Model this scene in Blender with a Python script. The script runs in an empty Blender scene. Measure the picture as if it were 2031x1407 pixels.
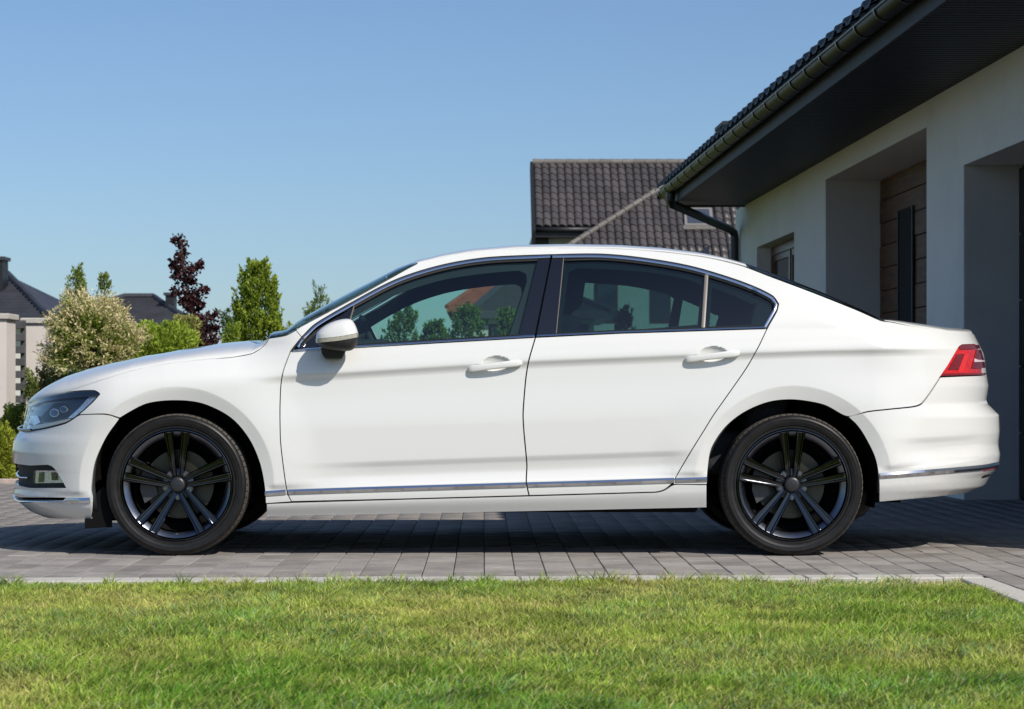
import bpy, math, random
import numpy as np
from mathutils import Vector, Matrix
from mathutils.geometry import delaunay_2d_cdt
rng = np.random.default_rng(7)
random.seed(7)
SC = bpy.context.scene
COL = SC.collection
PI = math.pi

# ------------------------------------------------------------------ camera, sky, sun, exposure
FPX, CX, CY, DC, CH = 4390.0, 960.0, 768.0, 10.0, 0.765      # focal length etc. in photo pixels
cam_d = bpy.data.cameras.new('camera')
cam = bpy.data.objects.new('camera', cam_d)
COL.objects.link(cam)
cam.location = (0, -DC, CH)
cam.rotation_euler = (PI/2, 0, 0)
cam_d.sensor_width = 36.0
cam_d.lens = FPX/2031*36
cam_d.shift_x = (1015.5-CX)/2031
cam_d.shift_y = (CY-703.5)/2031
cam_d.clip_start = 0.1
cam_d.clip_end = 2000
cam_d.dof.use_dof = True
cam_d.dof.focus_distance = 10.05
cam_d.dof.aperture_fstop = 9.0
SC.camera = cam

KXS, KYS = 0.74, 0.86                                          # shadow shift per metre of height (left, back)
SUN = Vector((KXS, -KYS, 1.0)).normalized()                    # towards the sun
world = bpy.data.worlds.new('World'); SC.world = world; world.use_nodes = True
nt = world.node_tree
bg = nt.nodes['Background']; sky = nt.nodes.new('ShaderNodeTexSky')
sky.sky_type = 'NISHITA'; sky.sun_disc = False
sky.sun_elevation = math.asin(SUN.z)
sky.sun_rotation = math.atan2(SUN.x, SUN.y)
sky.altitude = 0; sky.air_density = 1.0; sky.dust_density = 1.0; sky.ozone_density = 6.0
tcw = nt.nodes.new('ShaderNodeTexCoord'); lift = nt.nodes.new('ShaderNodeVectorMath'); lift.operation = 'ADD'
lift.inputs[1].default_value = (0, 0, 0.02); nt.links.new(tcw.outputs['Generated'], lift.inputs[0]); nt.links.new(lift.outputs[0], sky.inputs[0])
nt.links.new(sky.outputs[0], bg.inputs[0]); bg.inputs[1].default_value = 0.104
sun_d = bpy.data.lights.new('sun', 'SUN'); sun = bpy.data.objects.new('sun', sun_d); COL.objects.link(sun)
sun_d.energy = 4.1; sun_d.angle = math.radians(0.55); sun_d.color = (1.0, 0.945, 0.865)
sun.rotation_euler = SUN.to_track_quat('Z', 'Y').to_euler()
sun.location = (12, -14, 16)
SC.view_settings.view_transform = 'Standard'; SC.view_settings.look = 'None'
SC.view_settings.exposure = 0.15; SC.view_settings.gamma = 1.0; SC.view_settings.use_curve_mapping = False
SC.cycles.use_denoising = True
SC.cycles.max_bounces = 10; SC.cycles.transparent_max_bounces = 24
SC.cycles.sample_clamp_indirect = 6.0
SC.cycles.caustics_reflective = False; SC.cycles.caustics_refractive = False

# ------------------------------------------------------------------ materials
MATS = {}
def nodes_of(name):
    m = bpy.data.materials.new(name); m.use_nodes = True
    n = m.node_tree; b = n.nodes['Principled BSDF']
    MATS[name] = m
    return m, n, b
def sset(b, **k):
    for key, v in k.items():
        b.inputs[key.replace('_', ' ')].default_value = v
def rgba(c): return (c[0], c[1], c[2], 1)
def noise(n, scale, detail=4, rough=.55, coords='Object', vec=None):
    t = n.nodes.new('ShaderNodeTexNoise'); t.inputs['Scale'].default_value = scale
    t.inputs['Detail'].default_value = detail; t.inputs['Roughness'].default_value = rough
    if vec is None:
        tc = n.nodes.new('ShaderNodeTexCoord'); n.links.new(tc.outputs[coords], t.inputs['Vector'])
    else: n.links.new(vec, t.inputs['Vector'])
    return t
def ramp(n, src, stops):
    r = n.nodes.new('ShaderNodeValToRGB'); cr = r.color_ramp
    while len(cr.elements) < len(stops): cr.elements.new(0.5)
    for e, (p, c) in zip(cr.elements, stops): e.position = p; e.color = rgba(c)
    n.links.new(src, r.inputs[0]); return r
def bump(n, b, src, strength, dist=0.01):
    k = n.nodes.new('ShaderNodeBump'); k.inputs['Strength'].default_value = strength; k.inputs['Distance'].default_value = dist
    n.links.new(src, k.inputs['Height']); n.links.new(k.outputs[0], b.inputs['Normal']); return k
def mul(n, a, bsock, fac=1.0, mode='MULTIPLY'):
    x = n.nodes.new('ShaderNodeMix'); x.data_type = 'RGBA'; x.blend_type = mode
    x.inputs[0].default_value = fac; n.links.new(a, x.inputs[6]); n.links.new(bsock, x.inputs[7]); return x.outputs[2]
def plain(name, col, rough=.5, metal=0, coat=0, spec=.5, var=0.0, vscale=20, bmp=0, bscale=200):
    m, n, b = nodes_of(name)
    sset(b, Base_Color=rgba(col), Roughness=rough, Metallic=metal, Coat_Weight=coat, Specular_IOR_Level=spec)
    if coat: b.inputs['Coat Roughness'].default_value = .03
    if var:
        t = noise(n, vscale)
        lo = tuple(c*(1-var) for c in col); hi = tuple(min(1, c*(1+var)) for c in col)
        r = ramp(n, t.outputs[0], [(.3, lo), (.7, hi)]); n.links.new(r.outputs[0], b.inputs['Base Color'])
    if bmp:
        t2 = noise(n, bscale, 6); bump(n, b, t2.outputs[0], bmp, .004)
    return m
def attr_mat(name, rough=.6, trans=0.0, spec=.3, var=.15, vscale=3):
    m, n, b = nodes_of(name)
    a = n.nodes.new('ShaderNodeAttribute'); a.attribute_name = 'Col'
    sset(b, Roughness=rough, Specular_IOR_Level=spec)
    n.links.new(a.outputs[0], b.inputs['Base Color'])
    if trans:
        t = n.nodes.new('ShaderNodeBsdfTranslucent'); n.links.new(a.outputs[0], t.inputs[0])
        x = n.nodes.new('ShaderNodeMixShader'); x.inputs[0].default_value = trans
        n.links.new(b.outputs[0], x.inputs[1]); n.links.new(t.outputs[0], x.inputs[2])
        n.links.new(x.outputs[0], n.nodes['Material Output'].inputs[0])
    return m
def glass_mat(name, tint, ior=1.5, boost=1.0):
    m = bpy.data.materials.new(name); m.use_nodes = True; n = m.node_tree; n.nodes.clear(); MATS[name] = m
    o = n.nodes.new('ShaderNodeOutputMaterial'); t = n.nodes.new('ShaderNodeBsdfTransparent'); t.inputs[0].default_value = rgba(tint)
    g = n.nodes.new('ShaderNodeBsdfGlossy'); g.inputs['Roughness'].default_value = .012; g.inputs[0].default_value = (boost, boost, boost, 1)
    # thin sheet: the same Schlick reflectance seen from either face
    ge = n.nodes.new('ShaderNodeNewGeometry'); dt = n.nodes.new('ShaderNodeVectorMath'); dt.operation = 'DOT_PRODUCT'
    n.links.new(ge.outputs['Incoming'], dt.inputs[0]); n.links.new(ge.outputs['Normal'], dt.inputs[1])
    def mth(op, a, v=None):
        q = n.nodes.new('ShaderNodeMath'); q.operation = op; n.links.new(a, q.inputs[0])
        if v is not None: q.inputs[1].default_value = v
        return q.outputs[0]
    r0 = ((ior-1)/(ior+1))**2*1.8
    ab = mth('ABSOLUTE', dt.outputs['Value']); om = n.nodes.new('ShaderNodeMath'); om.operation = 'SUBTRACT'; om.inputs[0].default_value = 1.0; n.links.new(ab, om.inputs[1]); om.use_clamp = True
    f = mth('ADD', mth('MULTIPLY', mth('POWER', om.outputs[0], 5.0), 1-r0), r0)
    x = n.nodes.new('ShaderNodeMixShader')
    n.links.new(f, x.inputs[0]); n.links.new(t.outputs[0], x.inputs[1]); n.links.new(g.outputs[0], x.inputs[2])
    n.links.new(x.outputs[0], o.inputs[0]); return m

def paint():
    m, n, b = nodes_of('white_paint')
    sset(b, Base_Color=(.69, .685, .66, 1), Roughness=.38, Coat_Weight=1.0, Coat_Roughness=.025, Specular_IOR_Level=.4)
    t = noise(n, 900, 3, .6)
    r = ramp(n, t.outputs[0], [(.3, (.66, .655, .625)), (.7, (.71, .705, .675))]); n.links.new(r.outputs[0], b.inputs['Base Color'])
    t2 = noise(n, 5, 2, .5); 
    k = n.nodes.new('ShaderNodeBump'); k.inputs['Strength'].default_value = .02; k.inputs['Distance'].default_value = .02
    n.links.new(t2.outputs[0], k.inputs['Height']); n.links.new(k.outputs[0], b.inputs['Coat Normal'])
paint()
plain('chrome', (.78, .79, .81), .09, 1.0)
plain('satin_metal', (.17, .15, .135), .45, .2)
plain('black_gloss', (.006, .006, .008), .08, 0, 1.0)
plain('black_plastic', (.018, .018, .018), .5, 0, 0, .4, .2, 300, .1, 600)
plain('black_trim', (.004, .004, .004), .6)
plain('liner', (.006, .006, .006), .9, spec=.1)
plain('underbody', (.03, .025, .02), .8, var=.4, vscale=14)
plain('rim_black', (.070, .072, .082), .09, 1.0)
plain('rim_lip', (.20, .215, .25), .26, 1.0)
plain('hub_plastic', (.016, .017, .019), .4, 0, .1)
plain('bolt_steel', (.16, .17, .19), .3, .9)
plain('brake_steel', (.075, .072, .058), .45, .8, var=.1, vscale=40)
plain('caliper', (.09, .09, .095), .5, .6)
plain('trim_dark', (.022, .024, .026), .7, spec=.3)
plain('seat_cloth', (.03, .032, .036), .8, spec=.2, var=.15, vscale=60)
plain('headliner', (.16, .16, .155), .9, spec=.1)
plain('orange_lens', (.42, .40, .33), .15, 0, 1.0, var=.3, vscale=160)
plain('lamp_silver', (.80, .82, .86), .22, .85, var=.3, vscale=60)
plain('lamp_dark', (.012, .014, .017), .2, 0, .6)
plain('lamp_led', (.55, .51, .40), .35, .2, .6, var=.4, vscale=170)
plain('tail_red', (.62, .010, .012), .12, 0, 1.0, var=.25, vscale=70)
plain('tail_dark', (.17, .007, .013), .10, 0, 1.0)
plain('tail_pink', (.72, .022, .026), .2, 0, .8)
plain('tail_white', (.8, .62, .62), .2, 0, .6)
glass_mat('glass_front', (.60, .80, .74))
glass_mat('glass_rear', (.26, .44, .42))
glass_mat('glass_screen', (.42, .60, .62))
glass_mat('lens_clear', (.93, .95, .96))
def tyre_mat():
    m, n, b = nodes_of('tyre_rubber')
    t = noise(n, 30, 6, .65)
    r = ramp(n, t.outputs[0], [(.3, (.007, .007, .007)), (.75, (.019, .017, .016))]); n.links.new(r.outputs[0], b.inputs['Base Color'])
    sset(b, Roughness=.42, Specular_IOR_Level=.32); t2 = noise(n, 260, 4); bump(n, b, t2.outputs[0], .12, .002)
tyre_mat()
plain('tread_dust', (.085, .075, .065), .85, spec=.2, var=.4, vscale=70)
def plaster(name, col, bs=420):
    m, n, b = nodes_of(name)
    t = noise(n, 1.3, 7, .65); r = ramp(n, t.outputs[0], [(.25, tuple(c*.86 for c in col)), (.5, tuple(c*.96 for c in col)), (.75, col)])
    n.links.new(r.outputs[0], b.inputs['Base Color']); sset(b, Roughness=.92, Specular_IOR_Level=.15)
    t2 = noise(n, bs, 3, .7); bump(n, b, t2.outputs[0], .5, .004)
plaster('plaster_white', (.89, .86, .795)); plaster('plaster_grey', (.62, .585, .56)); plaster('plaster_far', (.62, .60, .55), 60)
plaster('pillar_plaster', (.66, .61, .55), 90)
plain('soffit_dark', (.012, .012, .014), .5, spec=.35, var=.15, vscale=4)
plain('gutter_brown', (.012, .008, .005), .38, 0, 0, .10)
plain('gutter_dark', (.012, .010, .009), .35, 0, .2)
plain('fascia', (.014, .014, .017), .6, var=.1, vscale=3)
plain('roof_near', (.012, .012, .013), .6, 0, 0, var=.3, vscale=6)
def wood():
    m, n, b = nodes_of('wood_cladding')
    tc = n.nodes.new('ShaderNodeTexCoord'); mp = n.nodes.new('ShaderNodeMapping'); mp.inputs['Scale'].default_value = (3, 1.2, 14)
    n.links.new(tc.outputs['Object'], mp.inputs[0])
    oi = n.nodes.new('ShaderNodeObjectInfo'); ad = n.nodes.new('ShaderNodeVectorMath'); ad.operation = 'ADD'
    n.links.new(mp.outputs[0], ad.inputs[0]); n.links.new(oi.outputs['Random'], ad.inputs[1])
    t = noise(n, 2.2, 7, .65, vec=ad.outputs[0])
    r = ramp(n, t.outputs[0], [(.25, (.042, .017, .007)), (.55, (.13, .056, .023)), (.8, (.20, .097, .043))])
    n.links.new(r.outputs[0], b.inputs['Base Color']); sset(b, Roughness=.6)
    bump(n, b, t.outputs[0], .3, .004)
wood()
plain('frame_brown', (.10, .042, .016), .4, var=.3, vscale=10)
plain('door_dark', (.016, .015, .015), .45)
glass_mat('pane_glass', (.22, .25, .26), 1.6)
plain('matt_black', (.01, .01, .011), .9)
def tile_mat(name, lo, hi, rough=.55):
    m, n, b = nodes_of(name)
    oi = n.nodes.new('ShaderNodeObjectInfo')
    r = ramp(n, oi.outputs['Random'], [(0, lo), (1, hi)])
    t = noise(n, 14, 5, .6, coords='Object'); r2 = ramp(n, t.outputs[0], [(.3, (.72, .72, .72)), (.75, (1.08, 1.05, 1.0))])
    o = mul(n, r.outputs[0], r2.outputs[0]); n.links.new(o, b.inputs['Base Color']); sset(b, Roughness=rough)
tile_mat('roof_tile', (.056, .050, .051), (.094, .084, .084), .45)
tile_mat('ridge_tile', (.12, .11, .10), (.18, .165, .15), .6)
plain('roof_far', (.035, .036, .045), .6, var=.25, vscale=1.5)
plain('roof_red', (.30, .085, .05), .7, var=.25, vscale=2.0)
plain('far_black', (.012, .012, .015), .5)
plain('skylight_frame', (.20, .19, .18), .5)
plain('skylight_glass', (.05, .06, .075), .05, 0, 1.0)
plain('fence_slat', (.075, .073, .075), .6, var=.2, vscale=6)
plain('bark', (.07, .05, .035), .9, var=.4, vscale=30)
plain('mulch', (.10, .06, .04), .95, var=.6, vscale=60, bmp=.6, bscale=60)
plain('edging_stone', (.42, .33, .28), .9, var=.2, vscale=20)
def paver_mat():
    m, n, b = nodes_of('paver')
    oi = n.nodes.new('ShaderNodeObjectInfo')
    r = ramp(n, oi.outputs['Random'], [(0, (.25, .227, .205)), (.5, (.305, .28, .256)), (1, (.36, .33, .30))])
    g = n.nodes.new('ShaderNodeNewGeometry')
    t = noise(n, 3.2, 9, .72, vec=g.outputs['Position']); r2 = ramp(n, t.outputs[0], [(.25, (.58, .58, .60)), (.55, (1, 1, 1)), (.8, (1.25, 1.21, 1.14))])
    mp = n.nodes.new('ShaderNodeMapping'); mp.inputs['Scale'].default_value = (40, 200, 40); n.links.new(g.outputs['Position'], mp.inputs[0])
    t3 = noise(n, 1, 5, .7, vec=mp.outputs[0]); r3 = ramp(n, t3.outputs[0], [(.3, (.8, .8, .8)), (.75, (1.12, 1.12, 1.12))])
    o = mul(n, mul(n, r.outputs[0], r2.outputs[0]), r3.outputs[0])
    n.links.new(o, b.inputs['Base Color']); sset(b, Roughness=.9, Specular_IOR_Level=.06)
    t4 = noise(n, 160, 5, .7, vec=g.outputs['Position']); bump(n, b, t4.outputs[0], .35, .004)
paver_mat()
def kerb_mat():
    m, n, b = nodes_of('kerb_concrete')
    t = noise(n, 220, 4, .8); r = ramp(n, t.outputs[0], [(.3, (.33, .31, .27)), (.6, (.55, .52, .465)), (.8, (.68, .65, .59))])
    n.links.new(r.outputs[0], b.inputs['Base Color']); sset(b, Roughness=.9); bump(n, b, t.outputs[0], .5, .004)
kerb_mat()
plain('joint_sand', (.19, .165, .14), .95, var=.4, vscale=30)
plain('soil', (.12, .115, .045), .95, var=.5, vscale=9)
def lawn_base():
    m, n, b = nodes_of('lawn_base')
    t = noise(n, 9, 9, .75); r = ramp(n, t.outputs[0], [(.3, (.085, .085, .03)), (.6, (.14, .165, .045)), (.8, (.20, .20, .075))])
    n.links.new(r.outputs[0], b.inputs['Base Color']); sset(b, Roughness=.95, Specular_IOR_Level=.05); t2 = noise(n, 120, 6, .8); bump(n, b, t2.outputs[0], .8, .02)
lawn_base()
def lawn_far():
    m, n, b = nodes_of('lawn_far')
    t = noise(n, 1.7, 8, .7); r = ramp(n, t.outputs[0], [(.3, (.10, .14, .03)), (.6, (.16, .20, .05)), (.8, (.22, .22, .08))])
    n.links.new(r.outputs[0], b.inputs['Base Color']); sset(b, Roughness=.9, Specular_IOR_Level=.1)
lawn_far()
attr_mat('grass', .55, .35, .25); attr_mat('leaf', .5, .35, .35)
M = MATS

# ------------------------------------------------------------------ object helpers
def mesh_obj(name, verts, faces, mat, parent=None, normals=None, smooth=True, colors=None):
    me = bpy.data.meshes.new(name)
    me.from_pydata([tuple(map(float, v)) for v in verts], [], [tuple(map(int, f)) for f in faces])
    if mat: me.materials.append(M[mat] if isinstance(mat, str) else mat)
    if smooth: me.polygons.foreach_set('use_smooth', [True]*len(me.polygons))
    if colors is not None:
        a = me.color_attributes.new('Col', 'FLOAT_COLOR', 'POINT')
        c = np.ones((len(verts), 4)); c[:, :3] = colors; a.data.foreach_set('color', c.ravel())
    me.update()
    if normals is not None: me.normals_split_custom_set_from_vertices([tuple(map(float, q)) for q in normals])
    o = bpy.data.objects.new(name, me); COL.objects.link(o)
    if parent: attach(o, parent)
    return o
PARENT_INV = {}
def attach(o, parent):
    o.parent = parent
    o.matrix_parent_inverse = world_of(parent).inverted()
def world_of(o):
    m = o.matrix_basis.copy()
    if o.parent: m = world_of(o.parent) @ o.matrix_parent_inverse @ m
    return m
def np_mesh(name, V, F, mat, parent=None, colors=None, smooth=False):
    """fast mesh from arrays; F (n,3) or (n,4)"""
    me = bpy.data.meshes.new(name); n, k = F.shape
    me.vertices.add(len(V)); me.vertices.foreach_set('co', np.ascontiguousarray(V, dtype=np.float32).ravel())
    me.loops.add(n*k); me.loops.foreach_set('vertex_index', np.ascontiguousarray(F, dtype=np.int32).ravel())
    me.polygons.add(n); me.polygons.foreach_set('loop_start', np.arange(0, n*k, k, dtype=np.int32))
    me.update(calc_edges=True)
    if smooth: me.polygons.foreach_set('use_smooth', [True]*n)
    me.materials.append(M[mat])
    if colors is not None:
        a = me.color_attributes.new('Col', 'FLOAT_COLOR', 'POINT')
        c = np.ones((len(V), 4), dtype=np.float32); c[:, :3] = colors; a.data.foreach_set('color', c.ravel())
    o = bpy.data.objects.new(name, me); COL.objects.link(o)
    if parent: attach(o, parent)
    return o
def empty(name, loc=(0, 0, 0), rz=0, parent=None):
    o = bpy.data.objects.new(name, None); COL.objects.link(o); o.location = loc; o.rotation_euler = (0, 0, rz)
    o.empty_display_size = .1
    if parent: attach(o, parent)
    return o
def tag(o, label=None, cat=None, group=None, kind=None):
    if label: o['label'] = label
    if cat: o['category'] = cat
    if group: o['group'] = group
    if kind: o['kind'] = kind
    return o
class MB:
    """collects simple solids into one mesh"""
    def __init__(s): s.v = []; s.f = []
    def add(s, vs, fs):
        k = len(s.v); s.v += [tuple(map(float, q)) for q in vs]; s.f += [tuple(i+k for i in f) for f in fs]; return s
    def box(s, x0, x1, y0, y1, z0, z1, bev=0):
        if bev <= 0:
            return s.add([(x0,y0,z0),(x1,y0,z0),(x1,y1,z0),(x0,y1,z0),(x0,y0,z1),(x1,y0,z1),(x1,y1,z1),(x0,y1,z1)],
                         [(0,3,2,1),(4,5,6,7),(0,1,5,4),(1,2,6,5),(2,3,7,6),(3,0,4,7)])
        b = bev; vs = []
        for (z, i) in ((z0, 1), (z0+b, 0), (z1-b, 0), (z1, 1)):
            q = b if i else 0
            vs += [(x0+q, y0+q, z), (x1-q, y0+q, z), (x1-q, y1-q, z), (x0+q, y1-q, z)]
        fs = [(0,3,2,1), (12,13,14,15)]
        for r in range(3):
            for k in range(4):
                a = r*4+k; c = r*4+(k+1) % 4; fs.append((a, c, c+4, a+4))
        return s.add(vs, fs)
    def quad(s, a, b, c, d): return s.add([a, b, c, d], [(0, 1, 2, 3)])
    def tube(s, pts, r, n=12, cap=True):
        pts = [Vector(p) for p in pts]; rr = r if hasattr(r, '__len__') else [r]*len(pts)
        vs = []; fs = []; up = None
        for i, p in enumerate(pts):
            d = (pts[min(i+1, len(pts)-1)]-pts[max(i-1, 0)]).normalized()
            if up is None: up = Vector((0, 0, 1)) if abs(d.z) < .9 else Vector((1, 0, 0))
            x = up.cross(d).normalized(); y = d.cross(x).normalized(); up = y if abs(y.dot(up)) > .1 else up
            for k in range(n):
                a = 2*PI*k/n; vs.append(p+x*(rr[i]*math.cos(a))+y*(rr[i]*math.sin(a)))
        for i in range(len(pts)-1):
            for k in range(n):
                a = i*n+k; b = i*n+(k+1) % n; fs.append((a, b, b+n, a+n))
        if cap: fs.append(tuple(range(n-1, -1, -1))); fs.append(tuple(range((len(pts)-1)*n, len(pts)*n)))
        return s.add(vs, fs)
    def build(s, name, mat, parent=None, smooth=False):
        return mesh_obj(name, s.v, s.f, mat, parent, smooth=smooth)
def auto_smooth(o, deg=35):
    me = o.data
    me.polygons.foreach_set('use_smooth', [True]*len(me.polygons))
    try: me.set_sharp_from_angle(angle=math.radians(deg))
    except Exception: pass
    return o
def copy_tree(o, parent=None):
    c = o.copy(); COL.objects.link(c); c.parent = parent
    if parent is not None: c.matrix_parent_inverse = o.matrix_parent_inverse.copy()
    for ch in list(o.children): copy_tree(ch, c)
    return c

# ------------------------------------------------------------------ ground, driveway, kerb, lawn
def at(px, py, y): return Vector(((px-CX)*(DC+y)/FPX, y, CH-(py-CY)*(DC+y)/FPX))
b = MB(); b.quad((-400, -200, -.09), (400, -200, -.09), (400, 900, -.09), (-400, 900, -.09))
tag(b.build('ground', 'lawn_far'), kind='structure')
LZ = -.021
def kerb_y(x): return -1.165+.045*x
KX1 = 1.90
b = MB()
b.add([(-9, kerb_y(-9), -.012), (KX1+.1, kerb_y(KX1), -.012), (KX1+.1, -14, -.012), (9, -14, -.012), (9, 60, -.012), (2.2, 60, -.012), (2.2, 7.6, -.012), (-9, 7.6, -.012)], [(0, 1, 2, 3, 4, 5, 6, 7)])
drive = b.build('driveway', 'joint_sand'); tag(drive, kind='structure')
# paving stones: columns that run away from the camera, staggered lengths
PW = .127
bm_v = [(-.5, -.5, -1), (.5, -.5, -1), (.5, .5, -1), (-.5, .5, -1), (-.5, -.5, -.22), (.5, -.5, -.22), (.5, .5, -.22), (-.5, .5, -.22),
        (-.478, -.487, 0), (.478, -.487, 0), (.478, .487, 0), (-.478, .487, 0)]
bm_f = [(8, 9, 10, 11)]+[(i, (i+1) % 4, 4+(i+1) % 4, 4+i) for i in range(4)]+[(4+i, 4+(i+1) % 4, 8+(i+1) % 4, 8+i) for i in range(4)]
pm = bpy.data.meshes.new('paver'); pm.from_pydata(bm_v, [], bm_f); pm.materials.append(M['paver']); pm.update()
stones = []
r_ = random.Random(3)
for i in range(-52, 70):
    xc = (i+.5)*PW
    if xc > 8: break
    if xc > KX1+.13: y = -3.4-r_.random()*.2
    elif xc > KX1-.06: y = -1.0
    else: y = kerb_y(xc)+.078
    first = True
    while y < (16 if xc > 2.0 else 7.6):
        L = r_.choice((.16, .20, .24)) if not first else r_.choice((.09, .14, .2)); first = False
        stones.append((xc, y+L/2, L)); y += L
def seen(s):
    d = s[1]+DC; px = CX+s[0]*FPX/d; py = CY+CH*FPX/d
    return -40 < px < 2070 and py < 1230
near = sorted([s for s in stones if seen(s)], key=lambda s: s[1])[:300]; nearset = set(near)
for s in near:
    o = bpy.data.objects.new('paver', pm); COL.objects.link(o); attach(o, drive)
    o.location = (s[0], s[1], r_.uniform(-.0012, .0012)); o.scale = (PW-.0034, s[2]-.0042, .012)
    o.rotation_euler = (r_.uniform(-.004, .004), r_.uniform(-.006, .006), r_.uniform(-.008, .008))
rest = np.array([s for s in stones if s not in nearset])
BV = np.array(bm_v); n = len(rest)
V = BV[None]*np.stack([np.full(n, PW-.0034), rest[:, 2]-.0042, np.full(n, .012)], 1)[:, None]+np.stack([rest[:, 0], rest[:, 1], rng.uniform(-.0012, .0012, n)], 1)[:, None]
Fq = np.array(bm_f)[None]+(np.arange(n)*12)[:, None, None]
pf = np_mesh('paving_beyond', V.reshape(-1, 3), Fq.reshape(-1, 4), 'paver', drive); pf['kind'] = 'stuff'
# kerb of pale blocks round the lawn
kerb = MB(); kerb.box(-9, KX1, -1.2, -1.19, -.3, -.25); 
kb = empty('kerb', (0, -1.17, 0)); kb['kind'] = 'structure'
x = -4.2
while x < KX1+.1:
    L = r_.uniform(.22, .30) if x < 1.2 else r_.uniform(.16, .22); L = min(L, KX1+.1-x)
    if L < .04: break
    b = MB(); b.box(-L/2+.002, L/2-.002, -.075, .075, -.16, .004, .005); o = b.build('kerb_block', 'kerb_concrete', kb)
    o.matrix_parent_inverse = world_of(kb).inverted(); o.location = (x+L/2, kerb_y(x+L/2), r_.uniform(-.002, .001)); o.rotation_euler = (r_.uniform(-.01, .01), 0, .045)
    x += L
y = kerb_y(KX1)-.075
while y > -5.0:
    L = r_.uniform(.2, .28)
    b = MB(); b.box(-.06, .06, -L/2+.002, L/2-.002, -.16, .004, .005); o = b.build('kerb_block', 'kerb_concrete', kb)
    o.location = (KX1+.06, y-L/2, r_.uniform(-.002, .001)); o.rotation_euler = (0, r_.uniform(-.01, .01), r_.uniform(-.004, .004)); y -= L
b = MB(); b.add([(-40, kerb_y(-40), LZ), (KX1+.01, kerb_y(KX1), LZ), (KX1+.01, -40, LZ), (-40, -40, LZ)], [(0, 3, 2, 1)])
tag(b.build('lawn', 'lawn_base'), kind='structure')
# grass: every blade a bent three-sided strip
def value_noise(x, y, s, seed):
    g = np.random.default_rng(seed).random((64, 64)); fx, fy = x*s, y*s
    ix, iy = np.floor(fx).astype(int), np.floor(fy).astype(int); tx, ty = fx-ix, fy-iy; tx = tx*tx*(3-2*tx); ty = ty*ty*(3-2*ty)
    q = lambda a, c: g[a % 64, c % 64]
    return (q(ix, iy)*(1-tx)+q(ix+1, iy)*tx)*(1-ty)+(q(ix, iy+1)*(1-tx)+q(ix+1, iy+1)*tx)*ty
NB = 520000
gx_ = rng.uniform(-3.6, KX1, NB); d_ = rng.uniform(0, 1, NB)
gy_ = -5.9+d_**1.0*(4.75)
keep = (np.abs(gx_) < .28*(gy_+DC)+1.1)
keep &= gy_ < kerb_y(gx_)-.085-rng.uniform(0, .03, NB)*0
n1 = value_noise(gx_, gy_, 1.4, 1); n2 = value_noise(gx_, gy_, 5.0, 2); n3 = value_noise(gx_, gy_, 17.0, 3)
corner = np.clip(1.3-np.hypot((gx_-1.62)/.62, (gy_-kerb_y(gx_)+.16)/.33)-.5*value_noise(gx_, gy_, 11.0, 31), 0, 1)
dens_ = .52+.55*n2+.35*n3-.62*corner
keep &= rng.random(NB) < dens_
gx_, gy_, n1, n2, n3, corner = (a[keep] for a in (gx_, gy_, n1, n2, n3, corner)); n = len(gx_)
hgt = (.015+.027*rng.random(n)**1.4)*(.62+.45*n2+.45*n3)*(1-.35*corner)
edge = np.exp(-((gy_-kerb_y(gx_)+.11)/.05)**2); hgt *= 1+.75*edge*(n3 > .55)
wid = rng.uniform(.0011, .0027, n)
az = rng.uniform(0, 2*PI, n); lean = rng.uniform(.25, 1.25, n)+.5*(n3-.5); wind = .35
dx = np.cos(az)*lean+wind*(n1-.2)*1.6; dy = np.sin(az)*lean*.8
fa = rng.uniform(0, 2*PI, n); sx, sy = np.cos(fa), np.sin(fa)
def row(t, w):
    px_ = gx_+dx*hgt*t**1.6; py_ = gy_+dy*hgt*t**1.6; pz = LZ+hgt*t*(1-.22*t*np.minimum(lean, 1.2))
    return np.stack([px_-sx*wid*w, py_-sy*wid*w, pz], 1), np.stack([px_+sx*wid*w, py_+sy*wid*w, pz], 1)
a0, a1 = row(0, .8); b0, b1 = row(.5, 1.0); c0, _ = row(1.0, 0)
V = np.stack([a0, a1, b0, b1, c0], 1).reshape(-1, 3)
k = (np.arange(n)*5)[:, None]
F = np.concatenate([k+[0, 1, 3], k+[0, 3, 2], k+[2, 3, 4]])
lush = np.clip(.10+.75*n1+.45*(n2-.5)+rng.normal(0, .16, n), 0, 1)[:, None]
c_dry = np.array([.44, .38, .14]); c_mid = np.array([.28, .335, .060]); c_deep = np.array([.115, .235, .028]); c_blue = np.array([.20, .30, .14])
col = np.where(lush < .5, c_dry+(c_mid-c_dry)*lush*2, c_mid+(c_deep-c_mid)*(lush-.5)*2)
straw = rng.random(n) < (.09+.62*corner); col[straw] = np.array([.50, .41, .22])*rng.uniform(.7, 1.15, (straw.sum(), 1))
bl = (rng.random(n) < .16) & (value_noise(gx_, gy_, 2.3, 9) > .55); col[bl] = c_blue
patch = value_noise(gx_, gy_, 9.0, 21)*.6+value_noise(gx_, gy_, 26.0, 22)*.4
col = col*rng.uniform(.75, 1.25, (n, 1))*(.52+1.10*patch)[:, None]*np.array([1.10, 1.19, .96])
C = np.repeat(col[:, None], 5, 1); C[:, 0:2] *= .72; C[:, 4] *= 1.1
go = np_mesh('lawn_grass', V, F, 'grass', colors=C.reshape(-1, 3)); tag(go, 'short green grass of the lawn in front of the kerb', 'grass', kind='stuff')
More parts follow.
